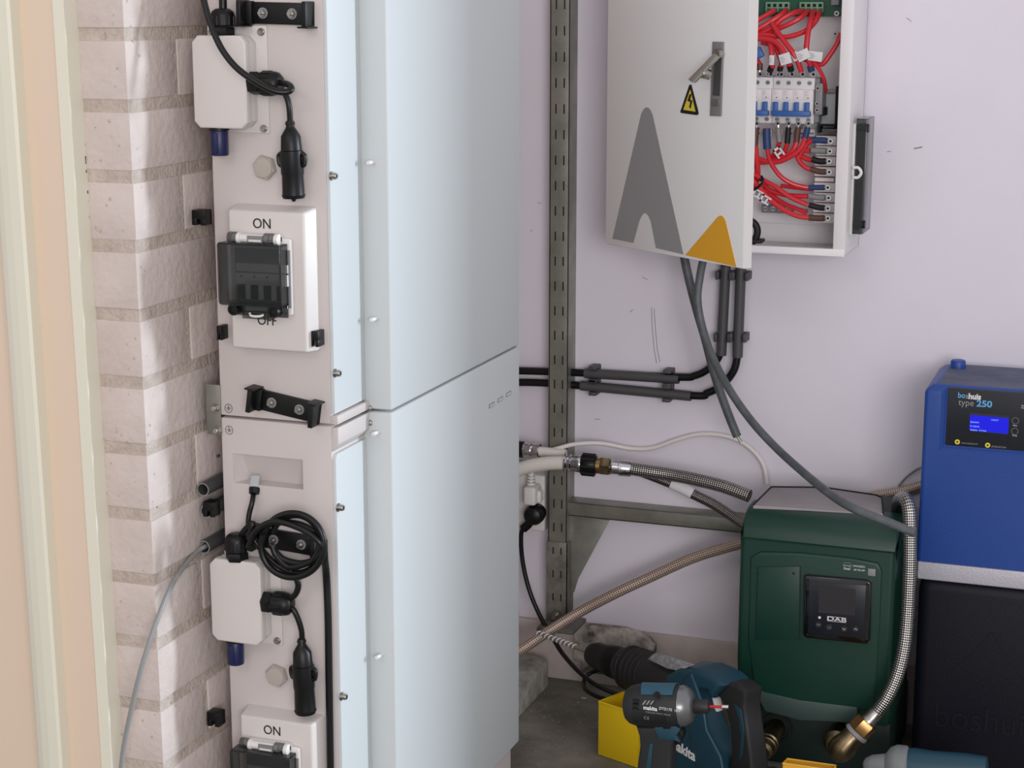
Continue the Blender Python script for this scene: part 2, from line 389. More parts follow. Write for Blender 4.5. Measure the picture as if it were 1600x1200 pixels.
def gland(par, p, ax, L, r, name='cable_gland'):
    p = Vector(p); ax = Vector(ax); b = MB()
    b.hexn(p, ax, L*.3, r*.98, M_['black'])
    b.lathe(p+ax*L*.26, ax, [(0, r*.8), (L*.08, r*.85), (L*.12, r), (L*.5, r), (L*.62, r*.9), (L*.72, r*.6), (L*.74, r*.3)], M_['black'], 28)
    for k in range(12):
        a, e, f = frame_of(ax); q = p+ax*L*.4+(e*math.cos(k*math.pi/6)+f*math.sin(k*math.pi/6))*r
        b.cyl(q-ax*L*.02, q+ax*L*.3, .0008, M_['black'], 6)
    return b.build(name, par)
def hexcap(par, u, v):
    c = PY(u, v, YC-.006); b = MB()
    b.lathe((c.x, YC, c.z), (0, -1, 0), [(0, .0155), (.006, .0155), (.0075, .0145)], M_['capm'], 6, rot=.25)
    b.lathe((c.x, YC-.0074, c.z), (0, -1, 0), [(0, .0125), (.0015, .012), (.002, .010)], M_['capm'], 28)
    return b.build('vent_cap', par)
def bracket(par, u, v, roll, flip=False):
    c = PY(u, v, YC-.012); L = .0475; b = MB(); g = M_['black']
    b.xf = Matrix.Translation((c.x, YC, c.z)) @ Matrix.Rotation(roll, 4, 'Y')
    b.box(-L*.72, L*.72, -.006, 0, -.013, .013, g, .001)
    for s in (-1, 1):
        b.box(s*L*.98-.006*(s > 0)-0*(s < 0), s*L*.98+.006*(s < 0), -.024, 0, -.015, .015, g, .001)
        b.box(min(s*L*.7, s*L*.98), max(s*L*.7, s*L*.98), -.010, -.0, -.014, .014, g, .001)
    zf = .0155 if flip else -.0155
    b.box(-L*1.06, -L*.75, -.026, 0, zf-.001, zf+.001, g, .0006)
    b.box(L*.75, L*1.06, -.026, 0, zf-.001, zf+.001, g, .0006)
    br = b.build('cable_bracket', par)
    for s in (-1, 1):
        q = Vector((c.x, YC, c.z)) + Matrix.Rotation(roll, 3, 'Y') @ Vector((s*.0195, -.006, 0))
        k = MB(); k.cyl(q, q+Vector((0, -.0012, 0)), .0066, M_['tgrey']); k.cyl(q, q+Vector((0, -.005, 0)), .0046, M_['steel'], 6); k.cyl(q, q+Vector((0, -.010, 0)), .0024, M_['steel'], 12)
        k.build('bolt', br)
    return br
def clip(par, u, v, wpx=24, hpx=25, notch=True, y=None):
    y = YC if y is None else y
    c = PY(u, v, y); w = wpx*.00079/2; h = hpx*.00076/2; b = MB()
    b.box(c.x-w, c.x+w, y-.018, y, c.z-h*.2, c.z+h, M_['black'], .001)
    b.box(c.x-w, c.x-w*.25, y-.018, y, c.z-h, c.z-h*.1, M_['black'], .001)
    b.box(c.x+w*.25, c.x+w, y-.018, y, c.z-h, c.z-h*.1, M_['black'], .001)
    return b.build('edge_clip', par)
def switch_housing(par, u, v):
    """u,v: pixel of top-left corner of the front face; front face 121 x 220 px"""
    d = .026; yf = YC-d; p0 = PY(u, v, yf); x0, x1 = p0.x, p0.x+.103; z1 = p0.z; z0 = z1-.172; g = M_['box']
    b = MB(); tb = bmesh.new()
    f = [(x0, z0), (x1, z0), (x1, z1), (x0, z1)]; bk = [(x0-.004, z0-.001), (x1+.008, z0-.001), (x1+.008, z1+.006), (x0-.002, z1+.006)]
    vs = [tb.verts.new((x, yf, z)) for x, z in f]; ws = [tb.verts.new((x, YC+.001, z)) for x, z in bk]
    tb.faces.new(vs); tb.faces.new(ws[::-1])
    for i in range(4): tb.faces.new((vs[i], ws[i], ws[(i+1) % 4], vs[(i+1) % 4]))
    bmesh.ops.recalc_face_normals(tb, faces=tb.faces)
    bmesh.ops.bevel(tb, geom=[e for e in tb.edges if not (e.verts[0].co.y > YC and e.verts[1].co.y > YC)], offset=.003, segments=3, profile=.5, affect='EDGES')
    b._merge(tb, g); hs = b.build('switch_housing', par)
    cx = (x0+x1)/2-.006
    text('ON', .0175, (cx+.001, yf-.0003, z1-.0155), M_['ink'], hs, sx=.92)
    text('OFF', .0165, (cx+.004, yf-.0003, z1-.1355), M_['ink'], hs, sx=.92)
    # window base frame
    b = MB(); wx0, wx1 = cx-.041, cx+.043; wz1, wz0 = z1-.031, z1-.126
    b.box(wx0, wx1, yf-.007, yf, wz0, wz1, M_['lip'], .003, 3)
    b.box(wx0+.006, wx1-.012, yf-.012, yf, wz1-.006, wz1+.004, M_['lip'], .002)
    b.build('window_frame', hs)
    # hinge
    b = MB(); zz = wz1-.001; yy = yf-.013
    for xa, xb in ((wx0+.018, wx0+.058),): b.cyl((xa, yy, zz), (xb, yy, zz), .0055, M_['lip'], 16)
    for xa in (wx0+.014, wx0+.066): b.cyl((xa, yy, zz), (xa+.006, yy, zz), .0072, M_['lip'], 18, bev=.001)
    b.box(wx0+.031, wx0+.052, yy-.0064, yy-.004, zz-.004, zz+.004, M_['tgrey'])
    b.box(wx0+.033, wx0+.050, yy-.0067, yy-.004, zz-.003, zz-.0005, M_['lip'])
    for xa in (wx0+.003, wx0+.052): b.cyl((xa, yy, zz), (xa+.013, yy, zz), .0075, M_['smoke'], 18, bev=.001)
    b.build('hinge', hs)
    # breaker behind the window
    b = MB(); bx0 = wx0+.010; bw = .0177; bt, bb_ = wz1-.014, wz0+.010
    b.box(bx0-.002, bx0+4*bw+.002, yf-.009, yf-.004, bb_, bt, M_['tgrey'])
    b.box(bx0, bx0+4*bw, yf-.011, yf-.006, bt-.028, bt-.018, M_['mcb']); b.box(bx0, bx0+4*bw, yf-.012, yf-.006, bt-.044, bt-.030, M_['mcb'])
    for k in range(4):
        b.box(bx0+k*bw+.0035, bx0+(k+1)*bw-.0035-.001, yf-.0135, yf-.006, bt-.062, bt-.045, M_['slot'])
        if k < 3: b.box(bx0+(k+1)*bw-.004, bx0+(k+1)*bw+.003, yf-.0145, yf-.006, bt-.062, bt-.044, M_['mcb'], .001)
        b.cyl((bx0+(k+.45)*bw, yf-.0125, bt-.034), (bx0+(k+.45)*bw, yf-.010, bt-.034), .0014, M_['slot'], 10)
    b.build('circuit_breaker', hs)
    # smoked hinged cover : hollow tray
    b = MB(); cx0, cx1, cz0, cz1 = wx0-.004, wx1-.004, wz0+.014, wz1-.006; yq = yf-.030; th = .0022
    b.box(cx0, cx1, yq, yq+th, cz0, cz1, M_['smoke'], .001)
    for (a0, a1, c0, c1) in ((cx0, cx0+th, cz0, cz1), (cx1-th, cx1, cz0, cz1), (cx0, cx1, cz0, cz0+th), (cx0, cx1, cz1-th, cz1)):
        b.box(a0, a1, yq+th, yf-.009, c0, c1, M_['smoke'])
    # dark rounded rim
    rr = .0035; loop = []
    for (qx, qz, a0) in ((cx1-rr, cz1-rr, 0), (cx0+rr, cz1-rr, 90), (cx0+rr, cz0+rr, 180), (cx1-rr, cz0+rr, 270)):
        for k in range(4): a = math.radians(a0+k*30); loop.append(Vector((qx+rr*math.cos(a), yq+.001, qz+rr*math.sin(a))))
    b.tube(loop+[loop[0]], .0014, M_['smoke'], 8, smooth=False)
    b.box(cx0+.004, cx1, yf-.012, yf-.009, wz0-.002, cz0, M_['smoke'], .001)
    b.box(cx0+.022, cx1-.018, yf-.014, yf-.011, wz0-.0055, wz0+.004, M_['smoke'], .001)
    b.tube([(cx0+.034, yf-.016, wz0+.002), (cx0+.038, yf-.019, wz0-.0005), (cx0+.048, yf-.019, wz0-.0005), (cx0+.053, yf-.016, wz0+.001)], .0016, M_['lip'], 8)
    b.build('window_cover', hs)
    for kx in (wx0+.009, wx1-.020):
        b = MB(); b.lathe((kx, yf-.010, wz0+.006), (0, -1, 0), [(0, .0078), (.009, .0078), (.011, .0068), (.0112, .004), (.010, .0035)], M_['black'], 24); b.build('latch_knob', hs)
    return x0, x1, z0, z1
ju = junction_box(up, 342.5, 128.5); jl = junction_box(lo, 368, 941)
su = switch_housing(up, 356, 328); sl = switch_housing(lo, 375, 1117)
hexcap(up, 412, 262); hexcap(lo, 431, 1057)
bracket(up, 430, 21, 0.02); bracket(up, 443, 636, .15, True); bracket(lo, 446, 849, .06, True)
clip(up, 321, 338); clip(up, 500, 526, 16, 26); clip(up, 353, 517, 9, 24); clip(lo, 336, 791, 20, 26); clip(lo, 343, 1117, 23, 26)
# glands
cu, w_, h_, yfu = ju; cl = jl[0]
gland(up, (cu.x+.001, YC-.020, cu.z+h_), (0, 0, 1), .032, .0145); gland(up, (cu.x+w_+.0, YC-.020, cu.z-.001), (1, 0, 0), .042, .0145)
gland(lo, (cl.x-.001, YC-.022, cl.z+h_-.002), (0, 0, 1), .036, .0150); gland(lo, (cl.x+w_, YC-.022, cl.z+.002), (1, 0, 0), .040, .0150)
# ground symbols
for par, (u, v) in ((up, (357, 638)), (lo, (358, 672))):
    p = PY(u, v, YC-.0004); b = MB(); pts = [p+Vector((math.cos(a)*.0052, 0, math.sin(a)*.0056)) for a in [i*math.pi/12 for i in range(25)]]
    b.tube(pts, .0003, M_['ink'], 6, smooth=False)
    b.box(p.x-.0003, p.x+.0003, YC-.0006, YC, p.z+.0005, p.z+.0042, M_['ink'])
    for k, ww in enumerate((.0032, .0022, .0012)): b.box(p.x-ww, p.x+ww, YC-.0006, YC, p.z+.0002-k*.0014, p.z+.0007-k*.0014, M_['ink'])
    b.build('ground_symbol', par)
# recessed pocket on lower cabinet: raised surround read as a pocket frame
x0, z1 = XZ(363, 708, YC); x1, z0 = XZ(474, 765, YC); 
b = MB(); b.slab([(x0, YC-.0008, z1), (x1, YC-.0008, z1), (x1, YC-.0008, z0), (x0, YC-.0008, z0)], (0, 1, 0), 0, .0009, M_['cab']); 
pocket_pars = (x0, x1, z0, z1)
b.bm.free()
bm_body = [c for c in lo.children if c.name.startswith('body')][0]
# cut the pocket into the body with a boolean
cut = D.meshes.new('cut'); tb = bmesh.new()
oo = ORG[lo.name]
def V3(x, y, z): return tb.verts.new(Vector((x, y, z))-oo)
fr = [V3(x0, YC-.01, z0), V3(x1, YC-.01, z0), V3(x1, YC-.01, z1), V3(x0, YC-.01, z1)]
md = [V3(x0, YC, z0), V3(x1, YC, z0), V3(x1, YC, z1), V3(x0, YC, z1)]
bk = [V3(x0+.012, YC+.026, z0-0), V3(x1-.002, YC+.022, z0-0), V3(x1-.002, YC+.004, z1-.001), V3(x0+.012, YC+.004, z1-.001)]
tb.faces.new(fr); tb.faces.new(bk[::-1])
for A, B in ((fr, md), (md, bk)):
    for i in range(4): tb.faces.new((A[i], B[i], B[(i+1) % 4], A[(i+1) % 4]))
bmesh.ops.recalc_face_normals(tb, faces=tb.faces); tb.to_mesh(cut); tb.free()
co = D.objects.new('cut', cut); COL.objects.link(co); co.location = oo
bpy.context.view_layer.update()
mod = bm_body.modifiers.new('cut', 'BOOLEAN'); mod.operation = 'DIFFERENCE'; mod.object = co; mod.solver = 'EXACT'
bpy.context.view_layer.update()
me2 = D.meshes.new_from_object(bm_body.evaluated_get(bpy.context.evaluated_depsgraph_get()))
bm_body.modifiers.clear(); bm_body.data = me2; D.objects.remove(co)
for (u, v) in ((340.5, 712.5),):
    p = PY(u, v, YC); b = MB(); b.cyl((p.x, YC-.0006, p.z), (p.x, YC+.002, p.z), .0022, M_['slot'], 12); b.cyl((p.x+.0004, YC-.001, p.z+.0003), (p.x+.0004, YC+.002, p.z), .0009, M_['steel'], 8); b.build('screw_hole', lo)
# grounding plate bridging both cabinets
x0, z1 = XZ(321, 600, YC-.002); x1, z0 = XZ(346, 680, YC-.002)
t = T('grounding_plate', 'small grey metal strap with two screws bridging the cabinet seam', 'bracket', (x0+.01, YC-.002, z0))
b = MB(); b.box(x0, x1, YC-.0022, YC-.0003, z0, z1, M_['galv'], .0005); b.build('strap', t)
for (u, v) in ((337, 637), (340, 672)):
    p = PY(u, v, YC-.002); b = MB(); b.cyl((p.x, YC-.0022, p.z), (p.x, YC-.0035, p.z), .0062, M_['steel']); b.hexn((p.x, YC-.0035, p.z), (0, -1, 0), .005, .005, M_['steel']); b.cyl((p.x, YC-.0085, p.z), (p.x, YC-.0095, p.z), .0028, M_['chrome'], 12); b.build('screw', t)

# ------------------------------------------------------------------ cables of the cabinets
def cpts(lst): return [PY(u, v, y) for u, v, y in lst]
def cable(name, label, pts, r, m, cat='cable', seg=12, parent=None, group=None, sub=8, flat=1):
    b = MB(); b.tube(cpts(pts), r, m, seg, sub, flat); o = b.build(name, parent)
    if parent is None: tag(o, label, cat, group)
    return o
cable('power_cable', 'black cable rising from the top gland of the upper junction box', [(349.5, 38, YC-.020), (348.5, 15, YC-.020), (348, -30, YC-.02)], .0049, M_['cableb'])
gy = YC-.020
cable('power_cable', 'black cable looping across the upper junction box into its side gland',
      [(418, 131, gy), (437, 129, gy-.004), (452, 133, gy-.016), (455, 140, gy-.026), (445, 144, gy-.032), (425, 141, gy-.038), (400, 128, gy-.042), (372, 108, gy-.044), (352, 85, gy-.044), (338, 60, gy-.044), (326, 28, gy-.040), (316, -10, gy-.036)], .0039, M_['cableb'])
def inline_conn(label, plug_pts, top, bot, tilt_y=0):
    t = T('connector_lead', label, 'cable', tuple(PY(bot[0], bot[1], YC-.018)))
    b = MB(); b.tube(cpts(plug_pts), .0037, M_['cableb'], 12); b.build('lead', t)
    a = PY(top[0], top[1], YC-.018); z = PY(bot[0], bot[1], YC-.018); ax = (z-a); L = ax.length; ax.normalize()
    b = MB(); b.lathe(a, ax, [(0, .005), (.004, .0062), (.0045, .005), (.008, .0055), (.010, .007), (.018, .0118), (.034, .0128), (.035, .0128)], M_['black'], 24); b.build('strain_relief', t)
    b = MB(); b.lathe(a+ax*.035, ax, [(0, .0125), (.001, .0142), (L*.3, .0138), (L*.32, .0130), (L*.6, .0136), (L-.040, .0146), (L-.036, .013), (L-.036, .004), (L-.032, .0018)], M_['black'], 28)
    side = ax.cross(Vector((0, 1, 0))).normalized()
    q = a+ax*.042
    for s in (-1, 1):
        b.tube([q+side*s*.0125-ax*.004, q+side*s*.0175, q+side*s*.0165+ax*.010, q+side*s*.0125+ax*.012], .0028, M_['black'], 8)
    b.build('coupler', t)
    return t
inline_conn('black in-line connector hanging beside the upper junction box', [(441, 141, gy), (448, 152, gy), (452, 168, gy), (453.5, 192, YC-.018)], (453, 189), (459, 311))
inline_conn('black in-line connector hanging beside the lower junction box', [(448, 945, gy), (458, 952, gy-.003), (466, 968, gy-.002), (471, 985, gy), (472, 1000, YC-.018)], (471, 998), (477.5, 1115))
# network lead with clear plug
t = T('network_lead', 'thin black network lead with clear plug in the recessed pocket', 'cable', tuple(PY(388, 835, YC-.02)))
b = MB(); b.tube(cpts([(396, 772, YC-.004), (394, 785, YC-.012), (389, 805, YC-.016), (388, 822, YC-.018), (392, 838, YC-.020), (397, 850, YC-.018)]), .0033, M_['cableb']); b.build('lead', t)
p = PY(397.5, 766, YC-.002); q = PY(400, 744, YC+.008); ax = q-p
b = MB(); b.cyl(p-ax*.25, p+ax*.15, .0066, M_['black'], 8, r1=.0075); b.build('boot', t)
b = MB(); b.xf = Matrix.Translation(p+ax*.12) @ (ax.to_track_quat('Z', 'Y').to_matrix().to_4x4()); b.box(-.0058, .0058, -.0042, .0042, 0, .0165, M_['clear'], .0008)
for k in range(6): b.box(-.0045+k*.0016, -.0039+k*.0016, -.0047, -.004, .009, .0155, M_['brass'])
b.build('plug', t)
# coil wound on the lower bracket
def circ(cu_, cv, ru, rv, y, a0, a1, n, roll=0, dy=0):
    out = []
    for i in range(n):
        a = math.radians(a0+(a1-a0)*i/(n-1)); x, z = ru*math.cos(a), rv*math.sin(a); cr, sr = math.cos(roll), math.sin(roll)
        out.append((cu_+x*cr-z*sr, cv+x*sr+z*cr, y+dy*i/(n-1)))
    return out
b = MB(); rr = .0042
path = [(372, 848, gy), (380, 832, gy-.004), (395, 818, gy-.008)]
path += circ(445, 860, 62, 44, gy-.010, 205, 330, 7) + [(497, 868, gy-.012), (490, 885, gy-.012), (470, 895, gy-.012), (445, 890, gy-.012), (420, 872, gy-.012), (402, 850, gy-.013), (392, 838, gy-.014)]
b.tube(cpts(path), rr, M_['cableb'])
path = circ(457, 852, 49, 50, gy-.018, 180, 560, 20, dy=-.006)
b.tube(cpts(path), rr, M_['cableb'])
path = circ(462, 845, 38, 40, gy-.012, 200, 420, 12, dy=-.008) + [(452, 886, gy-.02), (432, 868, gy-.02), (425, 852, gy-.02)]
b.tube(cpts(path), rr*.95, M_['cableb'])
path = [(388, 856, gy-.024), (400, 830, gy-.024), (430, 815, gy-.024), (470, 826, gy-.024), (498, 846, gy-.024), (503, 862, gy-.02), (488, 876, gy-.018), (466, 880, gy-.018), (440, 872, gy-.018), (422, 850, gy-.018)]
b.tube(cpts(path), rr, M_['cableb'])
o = b.build('coiled_cable'); tag(o, 'black cable coiled around the bracket above the lower junction box', 'cable')
b = MB(); b.tube(cpts([(434, 868, gy-.012), (452, 888, gy-.012), (462, 902, gy-.010), (466, 915, gy-.008), (462, 928, gy-.005), (452, 936, gy-.003), (440, 940, gy)]), .0040, M_['cableb']); o = b.build('jumper_cable'); tag(o, 'short black cable from the coil down into the lower side gland', 'cable')
cable('power_cable', 'long black cable running down the corner of the lower cabinet', [(506, 845, gy-.016), (507, 870, gy-.008), (510, 900, YC-.008), (512.5, 960, YC-.006), (514, 1050, YC-.006), (515.5, 1150, YC-.006), (517, 1240, YC-.006)], .0048, M_['cableb'])

# conduit stubs beside the cabinet and the data cable
for i, (u, v, lab) in enumerate(((317, 765, 'top one of the three black conduit ends left of the cabinet'), (322.5, 799, 'black conduit end behind the edge clip, middle of three'), (318.5, 855, 'black conduit end that the grey data cable leaves from'))):
    yq = YC-.015; c = PY(u, v, yq); r = .0088
    b = MB(); a = Vector((c.x, yq, c.z)); L = .20
    ri = r-.0016
    b.lathe(a, (0, 1, 0), [(0, r), (L, r), (L, ri), (0, ri)], M_['sleeve'], 28, caps=False)
    b.lathe(a, (0, 1, 0), [(0, ri), (0, r)], M_['tgrey'], 28, caps=False)
    b.lathe(a+Vector((0, .012, 0)), (0, 1, 0), [(0, ri*.98), (.01, ri*.98)], M_['slot'], 20)
    o = b.build('conduit_end'); tag(o, lab, 'pipe', None)
cable('data_cable', 'grey data cable hanging out of the conduit over the brick pillar', [(324, 852, YC-.004), (318, 855, YC-.014), (308, 862, YC-.026), (290, 882, YC-.06), (268, 915, YC-.11), (245, 970, YC-.15), (222, 1040, YC-.17), (205, 1110, YC-.175), (193, 1170, YC-.175), (187, 1230, YC-.175)], .0032, M_['datac'])

# ================================================================== WALL FRAME
YP = 3.155
xp0 = PY(857.5, 500, YP).x; xp1 = PY(888, 500, YP).x
t = T('wall_frame', 'galvanised slotted upright with a cross arm and gusset on the back wall', 'frame', ((xp0+xp1)/2, YP, 0))
zf1 = 1.52; zf0 = PY(870, 848, YP).z
b = MB(); g = M_['galv']
b.box(xp0, xp1, YP, YP+.0022, zf0, zf1, g, .0006); b.box(xp0, xp0+.0022, YP, YW-.001, zf0, zf1, g); b.box(xp1-.0022, xp1, YP, YW-.001, zf0, zf1, g)
zs_ = []
v = 840
zz = PY(870, 824, YP).z; pitch = PY(872, 40, YP).z-PY(872, 81, YP).z
xs1 = PY(867, 500, YP).x; xs2 = PY(879.5, 500, YP).x
k = 0; z = zz
while z < zf1-.02:
    for xs in (xs1, xs2): b.box(xs-.0012, xs+.0012, YP-.0004, YP+.001, z-.0085, z+.0085, M_['slot'])
    z += pitch
b.build('upright', t)
b = MB(); zl = PY(870, 965, YP).z; g2 = M_['galvdirty']
b.box(xp0-.002, xp1+.003, YP-.003, YP, zl-.01, zf0+.002, g2, .0008); b.box(xp1, xp1+.003, YP-.003, YW-.013, zl-.01, zf0+.002, g2)
z = zf0-.015
while z > zl+.02:
    for xs in (xs1, xs2): b.box(xs-.0012, xs+.0012, YP-.0034, YP-.002, z-.007, z+.007, M_['slot'])
    z -= pitch
b.box(xp0-.005, xp1+.03, YP-.05, YW-.013, zl-.013, zl-.006, g2, .001)
b.build('foot_bracket', t)
b = MB(); p = PY(868, 962, YP-.01); b.hexn((p.x, YP-.003, p.z), (0, -1, 0), .008, .010, M_['steel']); b.cyl((p.x, YP-.003, p.z), (p.x, YP-.022, p.z), .005, M_['steel'], 14); b.build('bolt', t)
b = MB(); ya = YP+.004; a0 = PY(888, 784, ya); a1 = PY(888, 806, ya); xe = -.50
zb0, zb1 = a1.z, a0.z
b.box(xp1, xe, ya, ya+.0025, zb0, zb1, g, .0008); b.box(xp1, xe, ya, YW-.001, zb1-.0022, zb1, g, .0006); b.box(xp1, xe, ya, YW-.001, zb0, zb0+.0022, g)
b.build('cross_arm', t)
b = MB(); yg = ya+.014; q = [PY(888, 805, yg), PY(952, 813, yg), PY(903, 905, yg), PY(897, 925, yg), PY(888, 935, yg)]
b.slab(q, (0, 1, 0), 0, .003, g, .0004); b.build('gusset', t)

# ================================================================== WALL SOCKET + PLUGS
ys = YW-.010; c0 = PY(812, 735, ys); c1 = PY(857, 826, ys)
t = T('wall_socket', 'white double wall socket behind the cabinet edge', 'socket', ((c0.x+c1.x)/2, YW, c1.z))
b = MB(); b.box(c0.x-.03, c1.x, YW-.034, YW, c1.z, c0.z, M_['lip'], .004, 3); b.build('faceplate', t)
b = MB(); p = PY(842, 773, YW-.036); b.lathe((p.x-.012, YW-.034, p.z), (0, -1, 0), [(0, .0225), (.002, .0225), (.002, .0185), (-.012, .0175)], M_['lip'], 32, caps=False); b.build('socket_ring', t)
t = T('mains_plug', 'white mains plug in the upper socket behind the post', 'plug', tuple(PY(835, 785, YW-.06)))
b = MB(); p = PY(832, 772, YW-.055); b.box(p.x-.012, p.x+.012, YW-.075, YW-.036, p.z-.018, p.z+.018, M_['lip'], .005, 3); b.box(p.x+.006, p.x+.018, YW-.060, YW-.045, p.z-.016, p.z+.008, M_['lip'], .004, 3); b.build('plug_body', t)
b = MB(); 
for k in range(6): b.cyl((p.x-.004, YW-.052, p.z+.018+k*.006), (p.x-.004, YW-.052, p.z+.022+k*.006), .0085-.0006*k, M_['lip'], 16)
b.tube([(p.x-.004, YW-.052, p.z+.016), (p.x-.004, YW-.052, p.z+.05), (p.x-.02, YW-.05, p.z+.06), (p.x-.09, YW-.045, p.z+.058)], .0042, M_['lip'], 12); b.build('strain_relief', t)
t = T('mains_plug', 'black round mains plug with a cord dropping to the floor', 'plug', tuple(PY(833, 815, YW-.06)))
b = MB(); p = PY(835, 804, YW-.055); c = Vector((p.x, YW-.036, p.z))
b.lathe(c, (0, -1, 0), [(0, .0175), (.012, .0195), (.026, .0195), (.034, .016), (.038, .009), (.0385, .001)], M_['black'], 32)
b.tube([c+Vector((-.004, -.02, -.010)), c+Vector((-.012, -.02, -.020)), c+Vector((-.022, -.02, -.030))], .0085, M_['black'], 16); b.build('plug_body', t)
b = MB(); b.tube(cpts([(818, 822, YW-.056), (814, 840, YW-.056), (817, 880, YW-.056), (828, 925, YW-.06), (845, 965, YW-.07), (860, 990, YW-.09), (878, 1020, YW-.13), (905, 1050, YW-.18), (935, 1072, YW-.20), (975, 1088, YW-.20), (1020, 1098, YW-.2)]), .0043, M_['cableb']); b.build('cord', t)
cable('floor_cord', 'black cord curving on the floor beneath the rotary hammer', [(945, 1045, 3.12), (922, 1052, 3.12), (912, 1066, 3.10), (918, 1080, 3.06), (945, 1092, 3.02), (1000, 1102, 2.98)], .004, M_['cableb'])

# ================================================================== CONDUITS ON THE WALL
yc1 = YW-.022
def cc(*l): return [(u, v, yc1) for u, v in l]
cable('wall_cable', 'black cable of the upper conduit line, turning up to the enclosure', cc((800, 579), (840, 580), (897, 582), (1058, 589), (1085, 587), (1106, 577), (1121, 561), (1126, 545), (1128, 520), (1132, 420), (1134, 380)), .0072, M_['cableb'])
cable('wall_cable', 'black cable of the lower conduit line, with the wider bend', cc((800, 597.5), (840, 598), (900, 602), (1080, 618), (1105, 614), (1128, 602), (1146, 580), (1152, 556), (1154, 520), (1157, 420), (1158, 380)), .0072, M_['cableb'])
for (pa, pb, lab) in (((914, 583), (1061, 592), 'upper grey conduit sleeve lying along the wall'), ((908, 602.5), (1080, 619), 'lower grey conduit sleeve lying along the wall'),
                      ((1134, 415), (1127, 555), 'left grey conduit sleeve standing under the enclosure'), ((1158, 415), (1152.5, 558), 'right grey conduit sleeve standing under the enclosure')):
    b = MB(); P0 = PY(*pa, yc1); P1 = PY(*pb, yc1); r = .0093; d = (P1-P0); L = d.length
    b.lathe(P0, d, [(0, .0074), (0, r), (L, r), (L, .0074)], M_['sleeve'], 24, caps=False); o = b.build('conduit_sleeve'); tag(o, lab, 'pipe')
clips = (((928, 584), 'h', 'on the upper conduit near the upright'), ((1044, 590), 'h', 'on the upper conduit near its bend'), ((928, 604), 'h', 'on the lower conduit near the upright'), ((1043, 614), 'h', 'on the lower conduit near its bend'),
         ((1133, 430), 'v', 'on the left standing conduit just under the enclosure'), ((1130, 527), 'v', 'on the left standing conduit near its bend'), ((1157.5, 431), 'v', 'on the right standing conduit just under the enclosure'), ((1154, 527), 'v', 'on the right standing conduit near its bend'))
for (uv, kind, lab) in clips:
    p = PY(*uv, yc1); b = MB(); m = M_['sleeve']; q = .0075
    if kind == 'h':
        for s in (-1, 1): b.box(p.x-q, p.x+q, YW-.033, YW, p.z+s*.0125-.0032, p.z+s*.0125+.0032, m, .0012)
        b.box(p.x-q, p.x+q, YW-.008, YW, p.z-.014, p.z+.014, m, .0012)
    else:
        for s in (-1, 1): b.box(p.x+s*.0125-.0032, p.x+s*.0125+.0032, YW-.033, YW, p.z-q, p.z+q, m, .0012)
        b.box(p.x-.014, p.x+.014, YW-.008, YW, p.z-q, p.z+q, m, .0012)
    o = b.build('pipe_clip'); tag(o, 'grey pipe clip '+lab, 'clip')

# ================================================================== ENCLOSURE
YE = 3.057; ex0 = -.926; ex1 = PY(1320, 400, YE).x; ez0 = H-.424; ez1 = 1.56
t = T('electrical_enclosure', 'open white electrical enclosure full of red wires on the wall', 'enclosure', ((ex0+ex1)/2, YW, ez0))
ENC = t; m = M_['encl']; th = .0018; lip = .020
b = MB()
b.box(ex0, ex1, YW-.004, YW-.001, ez0, ez1, m); b.box(ex0, ex0+th, YE, YW-.001, ez0, ez1, m); b.box(ex1-th, ex1, YE, YW-.001, ez0, ez1, m, .0008)
b.box(ex0, ex1, YE, YW-.001, ez0, ez0+th, m, .0008); b.box(ex0, ex1, YE, YW-.001, ez1-th, ez1, m)
b.box(ex1-lip, ex1, YE-.001, YE+.001, ez0, ez1, m, .0006); b.box(ex1-lip-.0005, ex1-lip+.001, YE, YE+.012, ez0, ez1, m)
b.box(ex0, ex1, YE-.0012, YE+.001, ez0, ez0+.011, m, .0006); b.box(ex0, ex1, YE-.0045, YE, ez0-.001, ez0+.0008, m, .0006)
b.box(ex0, ex1-lip, YE, YE+.012, ez0+.0095, ez0+.011, m)
b.box(ex0, ex0+lip, YE-.001, YE+.001, ez0, ez1, m)
b.build('housing', t)
b = MB(); b.box(ex0+.02, ex1-.018, YW-.012, YW-.0085, ez0+.035, ez1-.02, M_['inplate'], .001); b.build('backplate', t)
# door
hp = Vector((-.930, YE-.004, 0)); fp = PZ(1160.5, 421, ez0+.002); dd = Vector((fp.x-hp.x, fp.y-hp.y, 0)); DL = dd.length; dd.normalize(); dn = Vector((dd.y, -dd.x, 0))  # dn faces camera side
if dn.y > 0: dn = -dn
dp = Vector((hp.x, hp.y, ez0))
def DP(u, v, off=0): return PN(u, v, dp+dn*off, dn)
b = MB(); c4 = [hp+Vector((0, 0, ez0+.003)), hp+dd*DL+Vector((0, 0, ez0+.003)), hp+dd*DL+Vector((0, 0, ez1)), hp+Vector((0, 0, ez1))]
b.slab(c4, -dn, 0, .018, M_['door'], .0012)
dr = b.build('door', t)
b = MB(); b.slab([hp+dd*(DL-.0005)+Vector((0, 0, ez0+.003)), hp+dd*(DL+.0006)+Vector((0, 0, ez0+.003)), hp+dd*(DL+.0006)+Vector((0, 0, ez1)), hp+dd*(DL-.0005)+Vector((0, 0, ez1))], -dn, .001, .0175, M_['lip']); b.build('door_edge', dr)
def curve3(a, c, e, n=5):  # quadratic
    return [(a[0]*(1-t)**2+2*c[0]*t*(1-t)+e[0]*t*t, a[1]*(1-t)**2+2*c[1]*t*(1-t)+e[1]*t*t) for t in [i/n for i in range(n+1)]]
